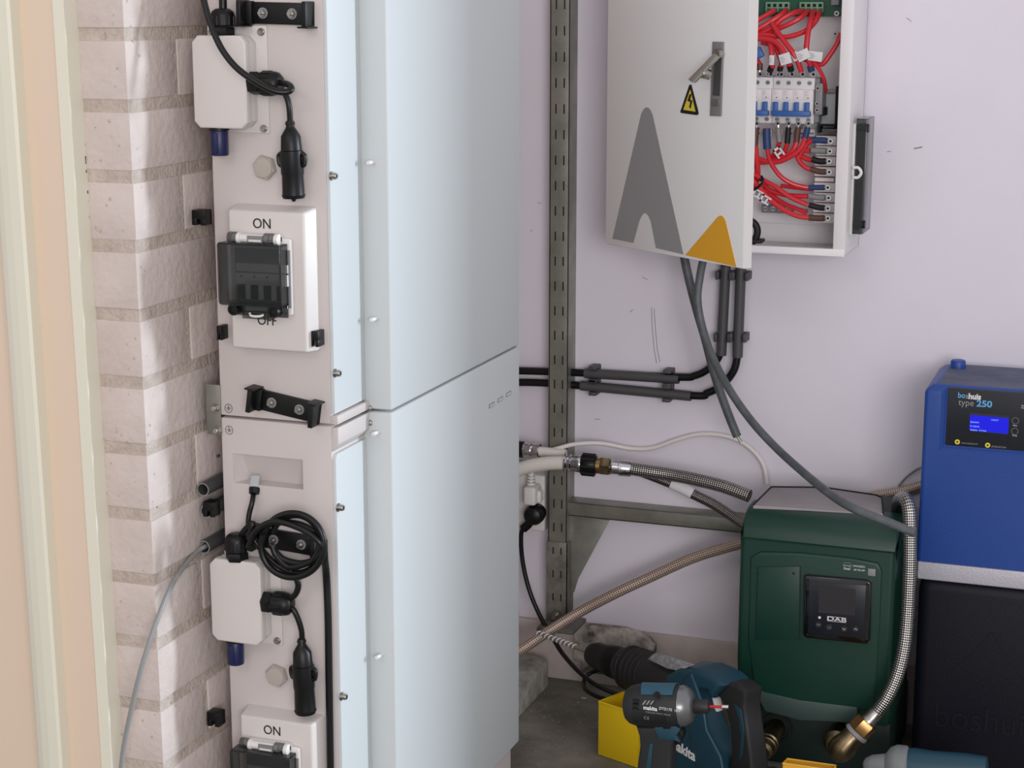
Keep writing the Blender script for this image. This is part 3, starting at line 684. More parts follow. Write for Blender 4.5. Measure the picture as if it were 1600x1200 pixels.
gA = [(957, 373)]+curve3((1002, 178), (1010.5, 157), (1019.5, 178))+[(1068, 397.5), (1025, 387.5)]+curve3((1017, 346), (1008, 320), (999, 345))+[(989.6, 379.5)]
gO = [(1071, 398.5)]+curve3((1118, 343), (1128, 329), (1134, 346))+[(1150.5, 417)]
b = MB(); b.slab([DP(u, v, .0004) for u, v in gA], dn, -.0006, .0004, M_['gfxg']); b.build('grey_emblem', dr)
b = MB(); b.slab([DP(u, v, .0004) for u, v in gO], dn, -.0006, .0004, M_['gfxo']); b.build('orange_emblem', dr)
b = MB(); b.slab([DP(*q, .0005) for q in ((1063, 174), (1065, 169), (1077, 133), (1080, 132), (1090.5, 172), (1091.5, 178), (1089, 180), (1064, 176.5))], dn, -.0006, .0003, M_['ink'])
b.slab([DP(*q, .0005) for q in ((1068, 171.5), (1078.8, 140), (1087, 174.5))], dn, 0, .0006, M_['yellow'])
b.slab([DP(*q, .0005) for q in ((1078, 147), (1081, 147), (1079, 156), (1082.5, 157), (1079.5, 170), (1076.5, 166), (1078, 166), (1079, 159), (1074.5, 158))], dn, .0004, .0009, M_['ink']); b.build('warning_sign', dr)
b = MB(); b.slab([DP(*q, .0) for q in ((1115, 65), (1132, 65.5), (1128, 181.5), (1111, 181))], dn, -.001, .003, M_['tgrey'], .0008)
b.slab([DP(*q, .003) for q in ((1117, 90), (1127.5, 90), (1124.5, 150), (1113.5, 149))], dn, 0, .0006, M_['sleeve'])
b.slab([DP(*q, .003) for q in ((1114.5, 155), (1125, 156), (1124, 166), (1113.5, 165))], dn, 0, .003, M_['steel'], .001); hd = b.build('handle', dr)
b = MB(); P0 = DP(1124, 84, .006); P1 = DP(1082, 127, .045); sd = (P1-P0).cross(dn).normalized()
b.slab([P0+sd*.007, P0-sd*.007, P1-sd*.0075, P1+sd*.0075], dn, -.002, .005, M_['steel'], .002)
pm = P0.lerp(P1, .68); b.cyl(pm, pm-dn*.012+Vector((.004, 0, -.004)), .0085, M_['steel'], 20, bev=.001); b.cyl(P0-dn*.004, P0+dn*.006, .0075, M_['steel'], 16); b.build('lever', hd)
# side window on the right of the enclosure
zA = PX(1342, 182, ex1).z; zB = PX(1342, 356, ex1).z; yA = PX(1338, 270, ex1).y
b = MB(); b.box(ex1-.0005, ex1+.006, 3.090, 3.165, zB-.002, zA-.008, M_['lip'], .003, 3)
sw = b.build('side_hatch', t)
b = MB(); x1w = ex1+.024
b.box(ex1+.006, x1w-.008, 3.100, 3.155, zB+.008, zA-.01, M_['panel'], .001); b.build('breaker_row', sw)
b = MB(); b.box(x1w-.003, x1w, 3.088, 3.165, zB+.002, zA, M_['smoke'], .001); b.box(ex1+.006, x1w-.003, 3.088, 3.091, zB+.002, zA, M_['smoke']); b.box(ex1+.006, x1w-.003, 3.09, 3.165, zA-.003, zA, M_['smoke']); b.box(ex1+.006, x1w-.003, 3.09, 3.165, zB+.002, zB+.005, M_['smoke'])
b.build('window_cover', sw)
for zz in (zA-.016, zB+.018):
    b = MB(); b.cyl((ex1+.006, 3.096, zz), (x1w+.002, 3.096, zz), .007, M_['black'], 18); b.build('latch_knob', sw)
b = MB(); pc = PY(1350, 270, 3.082); b.tube([(ex1+.004, 3.082, pc.z+.008), (ex1+.013, 3.082, pc.z+.008), (ex1+.018, 3.082, pc.z), (ex1+.013, 3.082, pc.z-.008), (ex1+.004, 3.082, pc.z-.008)], .0026, M_['lip'], 10); b.build('padlock_loop', sw)

# ---- inside
YM = 3.105; YI = YW-.012
def bx(b, u0, v0, u1, v1, y0, y1, m, bev=0):
    a = PY(u0, v0, y0); c = PY(u1, v1, y0); b.box(a.x, c.x, y0, y1, c.z, a.z, m, bev)
b = MB(); bx(b, 1110, -60, 1314, 26, 3.165, 3.168, M_['pcb']); t = b
o = b.build('circuit_board'); tag(o, 'green circuit board at the top of the open enclosure', 'circuit board'); PCB = o
for u0 in (1196, 1249):
    b = MB(); bx(b, u0, 3, u0+37, 19, 3.150, 3.165, M_['conn'], .001)
    for k in range(4): bx(b, u0+3+k*9, 6, u0+8+k*9, 11, 3.1495, 3.152, M_['slot']); bx(b, u0+2.5+k*9, 13, u0+9+k*9, 18, 3.1485, 3.152, M_['pcb'])
    b.build('terminal_connector', PCB)
b = MB(); p = PY(1308, 21, 3.165); b.cyl((p.x, 3.165, p.z), (p.x, 3.160, p.z), .0045, M_['steel'], 14); b.cyl((p.x, 3.1605, p.z), (p.x, 3.1595, p.z), .0018, M_['slot'], 10); b.build('screw', PCB)
b = MB(); p = PY(1306, 2, 3.16); b.box(p.x-.006, p.x+.006, 3.150, 3.165, p.z-.006, p.z+.01, M_['lgrey']); b.build('component', PCB)
for (u, v) in ((1305, 53), (1302, 194), (1257, 331)):
    b = MB(); p = PY(u, v, 3.175); b.cyl((p.x, YI, p.z), (p.x, 3.176, p.z), .0045, M_['white'], 14); b.cyl((p.x, 3.177, p.z), (p.x, 3.1755, p.z), .0018, M_['slot'], 10); b.build('standoff_screw', ENC)
mtop = PY(1200, 121, YM).z; mbot = PY(1200, 193, YM).z; xr = PY(1271, 150, YM).x; W1 = (xr-PY(1173, 150, YM).x)/6.0
def breaker(name, label, x1, n):
    x0 = x1-n*W1; t = T(name, label, 'breaker', ((x0+x1)/2, YM, mbot)); m = M_['mcb']; Hh = mtop-mbot
    b = MB(); b.box(x0+.0003, x1-.0003, YM+.010, YM+.060, mbot, mtop, m, .001); b.box(x0+.0003, x1-.0003, YM, YM+.02, mbot+Hh*.2, mtop-Hh*.25, m, .001); b.build('housing', t)
    for k in range(n):
        xa = x0+k*W1; c = xa+W1/2
        b = MB(); b.box(xa+.001, xa+W1-.001, YM-.0006, YM+.002, mbot+Hh*.52, mtop-Hh*.27, M_['term'], .0005); b.box(c-.001, c+.001, YM-.001, YM, mbot+Hh*.56, mbot+Hh*.58, M_['ink'])
        if n > 2:
            for q in range(3): b.box(xa+.003, xa+.003+.004+.003*((k+q) % 2), YM-.0009, YM, mtop-Hh*(.30+.035*q), mtop-Hh*(.295+.035*q), M_['lgrey'])
        b.build('rating_plate', t)
        for zz in (mtop-.009, mbot+.007):
            b = MB(); b.cyl((c, YM+.009, zz), (c, YM+.012, zz), .0038, M_['steel'], 14); b.box(c-.003, c+.003, YM+.0085, YM+.0095, zz-.0004, zz+.0004, M_['ink']); b.build('screw', t)
        b = MB(); b.box(xa+.0045, xa+.0045+W1*.42, YM-.010, YM+.002, mbot+Hh*.20, mbot+Hh*.48, M_['toggle'], .001); b.build('toggle', t)
    b = MB(); b.box(x0+.003, x1-.003, YM-.012, YM, mbot+Hh*.17, mbot+Hh*.29, M_['toggle'], .001); b.build('toggle_bar', t)
    return t
breaker('circuit_breaker', 'four-pole circuit breaker on the right of the rail', xr, 4)
breaker('circuit_breaker', 'two-pole circuit breaker left of the four-pole one, half behind the door', xr-4*W1, 3)
b = MB(); b.box(xr-7.3*W1, xr+.035, YI-.008, YI, (mtop+mbot)/2-.017, (mtop+mbot)/2+.017, M_['galv'], .0005); b.box(xr-.12, xr+.03, YI-.03, YI-.008, (mtop+mbot)/2-.012, (mtop+mbot)/2+.012, M_['galv']); o = b.build('mounting_rail'); tag(o, 'metal mounting rail behind the circuit breakers', 'rail')
t = T('end_clamp', 'grey rail clamp block at the right end of the breakers', 'clamp', tuple(PY(1278, 180, 3.11)))
b = MB(); bx(b, 1270, 122, 1279, 192, 3.118, 3.150, M_['tgrey'], .002); bx(b, 1274, 130, 1284, 180, 3.112, 3.150, M_['lgrey'], .002); bx(b, 1276, 168, 1288, 181, 3.120, 3.155, M_['slot'], .001); b.build('clamp_body', t)
for (u, v) in ((1278, 138), (1277, 162), (1277, 172)):
    b = MB(); p = PY(u, v, 3.11); b.cyl((p.x, 3.112, p.z), (p.x, 3.108, p.z), .0042, M_['steel'], 14); b.cyl((p.x, 3.1085, p.z), (p.x, 3.1075, p.z), .0018, M_['slot'], 10); b.build('screw', t)
b = MB(); bx(b, 1284, 147, 1307, 208, 3.150, 3.154, M_['cover'], .0008); bx(b, 1306, 135, 1311, 208, 3.140, 3.158, M_['slot'], .0008); bx(b, 1255, 188, 1276, 215, 3.160, 3.166, M_['cover'], .0008); o = b.build('divider_plate'); tag(o, 'pale metal divider plate beside the rail clamp', 'plate')
b = MB(); bx(b, 1278, 195, 1306, 198, 3.120, 3.150, M_['slot'], .001); bx(b, 1278, 196, 1281, 208, 3.120, 3.15, M_['slot']); bx(b, 1284, 201, 1307, 208, 3.118, 3.150, M_['sleeve'], .001); o = b.build('cable_holder'); tag(o, 'small dark holder above the right terminal stack', 'holder')
# right terminal stack
rows = [(220, 'mblue'), (236, 'mgrey'), (252, 'mblk'), (268.5, 'mbrown'), (293, 'mblue'), (309, 'mgrey'), (325, 'mblk'), (341, 'mbrown')]
names = {'mblue': 'blue', 'mgrey': 'grey', 'mblk': 'black', 'mbrown': 'brown'}
YT = 3.120
for i, (v, c) in enumerate(rows):
    b = MB(); du = -i*.7
    bx(b, 1275+du, v-7.6, 1306+du*.6, v+7.6, YT, YT+.05, M_['term'], .0012); bx(b, 1277+du, v-6, 1303+du*.6, v-5.3, YT-.0006, YT, M_['tgrey'])
    o = b.build('terminal_block'); tag(o, 'white terminal of the right stack with the %s %s sleeve' % ('upper' if i < 4 else 'lower', names[c]), 'terminal', None)
b = MB(); bx(b, 1273, 277.5, 1303, 284.5, YT+.002, YT+.05, M_['term'], .001); o = b.build('terminal_spacer'); tag(o, 'blank white spacer in the middle of the terminal stack', 'terminal')
def wire(label, pts, r=.0042, sleeve=None, lug=True, tagat=None, m='red'):
    """wire whose last point is the lug end; sleeve = (material, [pts])"""
    w = MB(); w.tube(cpts(pts), r, M_[m], 10, 6); o = w.build('power_wire'); tag(o, label, 'wire', None)
    if sleeve:
        sm, sp = sleeve; P = cpts(sp); b = MB(); b.tube(P, r*1.18, M_[sm], 12, 4); b.build('end_sleeve', o)
        if lug:
            d = (P[-1]-P[-2]).normalized(); b = MB(); q = P[-1]+d*.0065; b.tube([P[-1]-d*.004, P[-1]+d*.004], .0022, M_['chrome'], 8, smooth=False)
            b.lathe(q+Vector((0, .0012, 0)), (0, -1, 0), [(0, .0045), (.0024, .0045), (.0024, .0022), (0, .0022)], M_['chrome'], 16, caps=False); b.build('ring_lug', o)
            b = MB(); b.cyl(q+Vector((0, .002, 0)), q+Vector((0, -.0006, 0)), .0024, M_['slot'], 12); b.build('lug_screw', o)
    for tg in (tagat or []):
        u, v, y, wpx, hpx, roll = tg; c = PY(u, v, y); k = mpp(u, v, y); b = MB(); b.xf = Matrix.Translation(c) @ Matrix.Rotation(roll, 4, 'Y')
        b.box(-wpx*k/2, wpx*k/2, -.0008, .0008, -hpx*k/2, hpx*k/2, M_['tag'], .0003)
        for q in range(3): b.box(-wpx*k*.42, -wpx*k*.42+wpx*k*(.3+.1*(q % 2)), -.0011, 0, hpx*k*(.2-.2*q)-.0004, hpx*k*(.2-.2*q)+.0004, M_['tgrey'])
        b.build('wire_tag', o)
    return o
YU = 3.130
# upper wires
wire('topmost red wire crossing left under the circuit board', [(1210, 16, 3.148), (1200, 22, 3.14), (1176, 36, 3.13), (1150, 52, 3.13)], .0045)
wire('red wire from the board, second one sweeping left', [(1228, 16, 3.148), (1222, 22, 3.13), (1200, 36, 3.12), (1172, 52, 3.115), (1150, 62, 3.115)], .0046)
wire('red wire running from the board down to the rightmost lug but one', [(1206, 36, 3.112), (1216, 52, 3.106), (1228, 68, 3.102), (1240, 84, 3.100), (1248, 100, 3.104), (1252, 112, 3.108)], .0046, tagat=[(1255, 86, 3.094, 20, 16, -.42), (1243, 88, 3.098, 10, 14, -.42)])
wire('red wire arching from the right connector to the left bundle', [(1252, 17, 3.148), (1240, 20, 3.13), (1222, 30, 3.122), (1205, 44, 3.12), (1180, 55, 3.12), (1150, 60, 3.12)], .0045)
wire('red wire just below the arching one', [(1261, 18, 3.148), (1252, 27, 3.13), (1232, 38, 3.124), (1210, 47, 3.124), (1180, 58, 3.124), (1150, 64, 3.124)], .0045)
wire('red wire dipping low from the right connector to the left', [(1280, 19, 3.148), (1275, 32, 3.13), (1262, 46, 3.124), (1245, 54, 3.120), (1225, 58, 3.116), (1200, 55, 3.114), (1172, 55, 3.114), (1150, 56, 3.114)], .0045)
wire('red wire dropping straight from the right connector to a lug', [(1270, 18, 3.148), (1267, 32, 3.12), (1263, 48, 3.112), (1261, 64, 3.108), (1260, 82, 3.106), (1265, 98, 3.11), (1268, 106, 3.115)], .0048, ('mblue', [(1266, 103, 3.112), (1268, 111, 3.116)]), tagat=[(1274, 88, 3.098, 22, 15, .12)])
wire('red wire curving from the left bundle to the middle lug', [(1150, 62, 3.108), (1176, 60, 3.106), (1202, 62, 3.104), (1217, 70, 3.100), (1226, 84, 3.098), (1232, 98, 3.102), (1236, 106, 3.108)], .0048, ('mblk', [(1234, 102, 3.104), (1236, 110, 3.110)]), tagat=[(1227, 92, 3.092, 18, 17, -.3)])
wire('short red wire with a wrapped tag above the toggles', [(1202, 62, 3.112), (1205, 75, 3.106), (1206, 90, 3.104), (1207, 106, 3.108)], .0047, ('mblk', [(1206, 104, 3.107), (1203, 111, 3.112)]), tagat=[(1206, 94, 3.0985, 8, 15, 0)])
wire('red wire behind the tag cluster', [(1190, 66, 3.12), (1208, 72, 3.118), (1216, 84, 3.116), (1221, 98, 3.116), (1218, 108, 3.116)], .0042, ('mblk', [(1220, 104, 3.115), (1218, 111, 3.116)]))
wire('thin red wire from the hinge side of the flange to the lower right', [(1314, 52, 3.12), (1309, 66, 3.118), (1298, 84, 3.116), (1285, 100, 3.114), (1272, 98, 3.118), (1255, 92, 3.122)], .0042)
wire('red wire bending down to the divider plate', [(1262, 86, 3.12), (1272, 98, 3.112), (1281, 110, 3.110), (1288, 126, 3.115), (1290, 143, 3.13)], .0034)
wire('brown sleeved red wire near the door edge', [(1170, 84, 3.12), (1182, 94, 3.118), (1189, 104, 3.118)], .0046, ('mbrown', [(1187, 99, 3.118), (1187, 110, 3.118)]))
b = MB(); p = PY(1183, 86, 3.105); b.xf = Matrix.Translation(p) @ Matrix.Rotation(-.5, 4, 'Y'); b.box(-.018, .011, -.006, .006, -.007, .011, M_['toggle'], .002); o = b.build('wire_splice'); tag(o, 'blue splice block beside the door edge', 'connector')
for i in range(7):
    b = MB(); p = PY(1172+i*16.6, 116, YM+.01); b.cyl((p.x, YM+.006, p.z), (p.x, YM+.012, p.z), .0048, M_['chrome'], 16); b.cyl((p.x, YM+.0055, p.z), (p.x, YM+.0065, p.z), .0026, M_['slot'], 12)
    o = b.build('crimp_lug'); tag(o, 'ring crimp lug on top of the breakers, %s from the door edge' % ('first', 'second', 'third', 'fourth', 'fifth', 'sixth', 'last')[i], 'lug', 'crimp lugs along the breaker tops')
# tag row under the breakers
for i in range(6):
    p = PY(1185+i*16.8, 206, 3.15); b = MB(); b.box(p.x-.0055, p.x+.0055, 3.146, 3.152, p.z-.008, p.z+.005, M_['term'], .0008); b.box(p.x-.004, p.x+.004, 3.1455, 3.147, p.z-.004, p.z-.001, M_['tgrey']); o = b.build('terminal_marker')
    tag(o, 'white terminal marker under the breakers, %s from the door edge' % ('first', 'second', 'third', 'fourth', 'fifth', 'sixth')[i], 'marker', 'terminal markers under the breakers')
ly = 3.112
def sl(u, c, v1=224, dx=0): return (c, [(u+dx, v1, ly), (u+dx*.5, 212, ly), (u, 199, ly)])
wire('red wire with the leftmost brown sleeve under the breakers', [(1176, 300, 3.13), (1184, 275, 3.12), (1182, 245, ly), (1180, 224, ly)], .0048, sl(1182, 'mbrown', 232, -3))
BLW = wire('red wire from the first blue sleeve sweeping to the lower blue terminal', [(1198, 200, ly), (1199, 232, ly), (1205, 255, 3.106), (1220, 276, 3.104), (1240, 288, 3.108), (1262, 293, 3.115), (1275, 293, 3.116)], .0040, ('mblue', [(1264, 293, 3.115), (1280, 293, 3.114), (1288, 293, 3.113)]))
b = MB(); b.tube(cpts([(1198, 201, ly), (1198, 215, ly), (1199, 233, ly)]), .0068, M_['mblue'], 14); b.build('heat_sleeve', BLW)
wire('red wire with the grey sleeve under the breakers', [(1206, 246, 3.122), (1214, 235, 3.118), (1218, 222, 3.114)], .0042, sl(1216, 'mgrey', 222, 2))
wire('red wire with the black sleeve under the breakers', [(1196, 253, 3.124), (1215, 246, 3.12), (1226, 236, 3.116), (1231, 222, 3.112)], .0042, sl(1232, 'mblk', 224, -2))
wire('red wire with the right brown sleeve, looping left', [(1185, 254, 3.118), (1200, 253, 3.114), (1222, 246, 3.110), (1238, 236, 3.108), (1245, 222, 3.110)], .0044, sl(1247, 'mbrown', 224, -3))
wire('red wire with the rightmost blue sleeve, looping left', [(1172, 240, 3.118), (1190, 250, 3.112), (1215, 253, 3.106), (1238, 243, 3.104), (1252, 230, 3.106), (1258, 216, 3.110)], .0044, sl(1262, 'mblue', 218, -6))
wire('red wire to the upper blue terminal', [(1248, 246, 3.116), (1256, 232, 3.116), (1264, 222, 3.116), (1272, 220, 3.115)], .0046, ('mblue', [(1270, 219, 3.114), (1282, 219, 3.113), (1292, 220, 3.112)]))
wire('red wire to the upper grey terminal', [(1240, 240, 3.120), (1254, 235, 3.118), (1266, 236, 3.116)], .0046, ('mgrey', [(1268, 235, 3.114), (1282, 235.5, 3.113), (1291, 236, 3.112)]))
wire('red wire to the upper black terminal', [(1240, 236, 3.124), (1252, 244, 3.120), (1262, 249, 3.118), (1270, 250, 3.116)], .0046, ('mblk', [(1269, 249, 3.114), (1281, 252, 3.113), (1290, 252, 3.112)]))
wire('red wire to the upper brown terminal', [(1244, 234, 3.118), (1248, 250, 3.114), (1258, 261, 3.112), (1272, 267, 3.113)], .0042, ('mbrown', [(1266, 264, 3.113), (1280, 268, 3.112), (1290, 268.5, 3.111)]))
wire('red wire to the lower grey terminal', [(1192, 288, 3.122), (1205, 298, 3.12), (1230, 305, 3.118), (1262, 307, 3.116)], .0044, ('mgrey', [(1264, 306, 3.114), (1278, 308.5, 3.113), (1289, 309, 3.112)]))
wire('red wire behind the lower grey terminal wire', [(1220, 290, 3.13), (1240, 293, 3.128), (1270, 296, 3.126)], .0036)
wire('red wire to the lower black terminal', [(1170, 268, 3.11), (1190, 280, 3.108), (1212, 292, 3.106), (1235, 308, 3.108), (1262, 320, 3.112)], .0042, ('mblk', [(1264, 320, 3.112), (1278, 324, 3.112), (1288, 325, 3.111)]))
wire('red wire to the lower brown terminal, the lowest of all', [(1150, 262, 3.11), (1178, 284, 3.106), (1196, 305, 3.104), (1220, 325, 3.105), (1245, 337, 3.108), (1265, 340, 3.112)], .0046, ('mbrown', [(1264, 340, 3.112), (1278, 341, 3.112), (1288, 341, 3.111)]))
for i, (a, c, d, s) in enumerate((((1160, 225), (1172, 262), (1180, 290), 'left'), ((1168, 232), (1180, 250), (1186, 282), 'middle'), ((1158, 252), (1170, 280), (1185, 292), 'right'), ((1150, 280), (1172, 292), (1200, 300), 'lowest'))):
    wire('%s red wire of the bundle half hidden by the door edge' % s, [(a[0], a[1], 3.125+.003*i), (c[0], c[1], 3.120), (d[0], d[1], 3.118)], .0046)
wire('red wire filling between the lower terminals and the bundle', [(1200, 300, 3.126), (1225, 318, 3.124), (1260, 332, 3.12)], .0042)
b = MB(); b.tube([PY(u, v, y) for u, v, y in ((1190, 275, 3.10), (1192, 283, 3.095), (1185, 292, 3.095), (1178, 297, 3.10))], .002, M_['black'], 8); b.ball(PY(1189, 281, 3.094), .003, M_['black']); o = b.build('cable_tie'); tag(o, 'black cable tie round the lower wire bundle', 'cable tie')
for (u, v, roll, lab) in ((1184, 303, .5, 'upper loose white tag under the wire bundle'), (1196, 312, .5, 'lower loose white tag under the wire bundle'), (1217, 238, .9, 'white tag among the wires under the grey sleeve')):
    p = PY(u, v, 3.10); b = MB(); b.xf = Matrix.Translation(p) @ Matrix.Rotation(roll, 4, 'Y'); 
    b.box(-.009, .009, -.0006, .0006, .004, .007, M_['tag']); b.box(-.009, .009, -.0006, .0006, -.007, -.004, M_['tag']); b.box(-.009, -.005, -.0006, .0006, -.007, .007, M_['tag']); b.box(.001, .004, -.0006, .0006, -.004, .005, M_['tag']); o = b.build('loose_tag'); tag(o, lab, 'tag')
t = T('earth_bar', 'grey metal earth bar with screws at the enclosure bottom', 'bar', tuple(PY(1208, 335, 3.15)))
b = MB(); bx(b, 1190, 320, 1238, 334, 3.150, 3.165, M_['tgrey'], .001); b.build('bar', t)
for k in range(4):
    b = MB(); p = PY(1196+k*12, 326, 3.15); b.cyl((p.x, 3.150, p.z), (p.x, 3.147, p.z), .0045, M_['chrome'], 14); b.box(p.x-.0035, p.x+.0035, 3.1465, 3.1475, p.z-.0005, p.z+.0005, M_['slot']); b.build('screw', t)
b = MB(); b.tube(cpts([(1150, 345, 3.11), (1168, 343, 3.11), (1181, 352, 3.11), (1183, 366, 3.11), (1174, 379, 3.11), (1150, 384, 3.11)]), .0062, M_['blackm'], 16); o = b.build('cable_loop'); tag(o, 'thick black cable bend in the lower corner of the enclosure', 'cable')
b = MB(); bx(b, 1160, 374, 1190, 381, 3.10, 3.13, M_['blackm'], .002); o = b.build('gland_plate'); tag(o, 'black grommet strip on the enclosure floor', 'grommet')

# grey cables hanging under the enclosure
CUT = cable('hanging_cable', 'grey cable with a cut end hanging straight beneath the enclosure', [(1068, 396, 3.10), (1075, 430, 3.10), (1087, 478, 3.10), (1102, 530, 3.10), (1115, 580, 3.10), (1128, 620, 3.10), (1141, 655, 3.10), (1152, 682, 3.10)], .0078, M_['greyc'])
b = MB(); b.tube(cpts([(1151, 680, 3.10), (1155, 686, 3.10), (1158, 691, 3.10)]), .003, M_['galv'], 8); b.build('cable_core', CUT)
cable('hanging_cable', 'long grey cable swinging down across the green pump', [(1100, 400, 3.07), (1094, 430, 3.06), (1090, 468, 3.055), (1097, 510, 3.05), (1112, 555, 3.03), (1138, 606, 3.0), (1172, 655, 2.97), (1210, 697, 2.93), (1255, 738, 2.86), (1300, 774, 2.78), (1335, 795, 2.745), (1385, 815, 2.73), (1430, 833, 2.72)], .0070, M_['greyc'])
cable('white_cable', 'thin white cable waving along the wall to the pump', [(845, 708, 3.15), (870, 701, 3.14), (900, 694, 3.15), (940, 693, 3.17), (985, 701, 3.185), (1020, 700, 3.19), (1055, 688, 3.19), (1090, 679, 3.19), (1125, 680, 3.19), (1155, 689, 3.19), (1180, 708, 3.19), (1194, 730, 3.19), (1198, 756, 3.19)], .0042, M_['whitec'])

# ================================================================== WATER PIPES
t = T('water_pipe', 'front white plastic pipe with pressed steel fitting and braided hose', 'pipe', tuple(PY(900, 735, 3.10)))
py_ = 3.095
b = MB(); b.tube(cpts([(770, 750, py_), (800, 738, py_), (825, 729, py_), (855, 724, py_), (884, 723, py_)]), .0128, M_['pex'], 24); b.build('pipe', t)
A = PY(881, 722.5, py_); B = PY(990, 733, py_+.02); ax = (B-A).normalized(); LL = (B-A).length; k = LL/109.0
b = MB(); b.lathe(A, ax, [(0, .0145), (.001, .0165), (.004, .0165), (.006, .0150), (.010, .0150), (.012, .0166), (.014, .015), (.024, .0152), (.030, .0163), (.034, .015)], M_['chrome'], 28, caps=True); b.build('press_fitting', t)
b = MB(); p0 = A+ax*27*k; b.lathe(p0, ax, [(0, .0175), (.003, .0195), (24*k-.003, .0195), (24*k, .0175)], M_['black'], 28)
for i in range(8):
    a, e, f = frame_of(ax); q = p0+(e*math.cos(i*math.pi/4)+f*math.sin(i*math.pi/4))*.0185; b.cyl(q+ax*.002, q+ax*(24*k-.002), .0035, M_['black'], 8)
b.build('black_nut', t)
b = MB(); p0 = A+ax*50*k; b.cyl(p0, p0+ax*8*k, .0145, M_['brass'], 24); b.hexn(p0+ax*7*k, ax, 15*k, .0175, M_['dullbrass']); b.build('brass_nut', t)
b = MB(); p0 = A+ax*72*k; b.lathe(p0, ax, [(0, .0125), (.003, .0150), (.005, .013), (14*k, .0130), (15*k, .0150), (32*k, .0148), (34*k, .0132)], M_['chrome'], 26); b.build('ferrule', t)
b = MB(); b.tube(cpts([(983, 732, py_+.02), (1010, 736, py_+.02), (1050, 742, py_+.02), (1090, 750, py_+.01), (1130, 760, py_), (1171, 775, py_-.01)]), .0118, M_['braid'], 24); b.build('braided_hose', t)
t = T('water_pipe', 'rear white plastic pipe partly hidden behind the front one', 'pipe', tuple(PY(850, 705, 3.13)))
b = MB(); b.tube(cpts([(770, 702, 3.135), (816, 703, 3.135), (850, 706, 3.135), (884, 710, 3.135)]), .0095, M_['pex'], 20); b.build('pipe', t)
A2 = PY(818, 702.5, 3.135); B2 = PY(844, 705, 3.135); a2 = (B2-A2).normalized(); l2 = (B2-A2).length
b = MB(); b.lathe(A2, a2, [(0, .0135), (.002, .0145), (l2*.4, .0125), (l2*.5, .0140), (l2*.6, .0125), (l2*.95, .0140), (l2, .0125)], M_['chrome'], 24); b.build('press_fitting', t)
b = MB(); b.cyl(A2-a2*.03, A2+a2*.001, .0155, M_['black'], 20); b.build('black_nut', t)
t = T('braided_hose', 'steel braided hose with white label going down behind the pump', 'hose', tuple(PY(1100, 780, 3.13)))
b = MB(); b.tube(cpts([(960, 726, 3.14), (1000, 737, 3.14), (1050, 756, 3.14), (1085, 773, 3.14), (1120, 791, 3.135), (1165, 822, 3.12)]), .0092, M_['braidd'], 20); b.build('hose', t)
b = MB(); b.tube(cpts([(1049, 755.5, 3.14), (1066, 763, 3.14), (1082, 771.5, 3.14)]), .0104, M_['tag'], 20); b.build('hose_label', t)
b = MB(); b.tube(cpts([(780, 1036, 2.98), (815, 1015, 3.02), (860, 985, 3.06), (905, 957, 3.09), (960, 928, 3.10), (1020, 900, 3.11), (1080, 873, 3.11), (1130, 857, 3.10), (1175, 845, 3.08)]), .0098, M_['braidt'], 24, 10); o = b.build('braided_hose'); tag(o, 'long brownish braided hose slanting from the floor up to the pump', 'hose')
b = MB(); b.tube(cpts([(1350, 778, 3.175), (1372, 774, 3.18), (1390, 771, 3.182), (1415, 766, 3.185), (1445, 757, 3.188), (1480, 745, 3.188)]), .0088, M_['braidt'], 20); o = b.build('braided_hose'); tag(o, 'short braided hose passing behind the blue water softener', 'hose')
b = MB(); b.tube(cpts([(1404, 760, 3.19), (1415, 747, 3.19), (1430, 735, 3.19), (1445, 728, 3.19)]), .002, M_['tgrey'], 8); o = b.build('thin_wire'); tag(o, 'thin wire arching on the wall left of the softener', 'wire')

# ================================================================== PUMP
YF = 2.90; t = T('water_pump', 'dark green domestic water pump with black display panel', 'pump', (-.51, YF+.1, 0)); PUMP = t
def F(u, v, y=YF): return PY(u, v, y)
gx0, gx1 = F(1151, 1000).x, F(1394, 1000).x
zt = PY(1165, 789, YF+.05).z; zs1 = F(1280, 850).z
gm = M_['pump']
# side profile hood (y,z) extruded in x
def prism_x(b, prof, x0, x1, m, bev=0, seg=3):
    tb = bmesh.new(); a = [tb.verts.new((x0, y, z)) for y, z in prof]; c = [tb.verts.new((x1, y, z)) for y, z in prof]; n = len(prof)
    tb.faces.new(a); tb.faces.new(c[::-1])
    for i in range(n): tb.faces.new((a[i], c[i], c[(i+1) % n], a[(i+1) % n]))
    bmesh.ops.recalc_face_normals(tb, faces=tb.faces)
    if bev: bmesh.ops.bevel(tb, geom=[e for e in tb.edges if any(len(f.verts) == n for f in e.link_faces)], offset=bev, segments=seg, profile=.5, affect='EDGES')
    b._merge(tb, m)
zbot = F(1250, 1128).z; ztop = zt
b = MB()
zh = PY(1280, 851, YF).z
hood = [(YF+.085, ztop+.001), (YF+.05, ztop), (YF+.032, ztop-.004), (YF+.016, ztop-.014), (YF+.006, ztop-.028), (YF+.001, ztop-.045), (YF, zh), (YF+.085, zh)]
prism_x(b, hood, gx0+.003, gx1+.001, gm, .004); b.build('hood', t)
b = MB()
shell = [(YF+.004, zh-.0015), (YF+.0015, zs1-.10), (YF+.001, zbot+.10), (YF+.012, zbot+.03), (YF+.03, zbot), (YF+.2, zbot), (YF+.2, zh-.0015)]
prism_x(b, shell, gx0, gx1, gm, .010, 4); sh = b.build('front_shell', t)
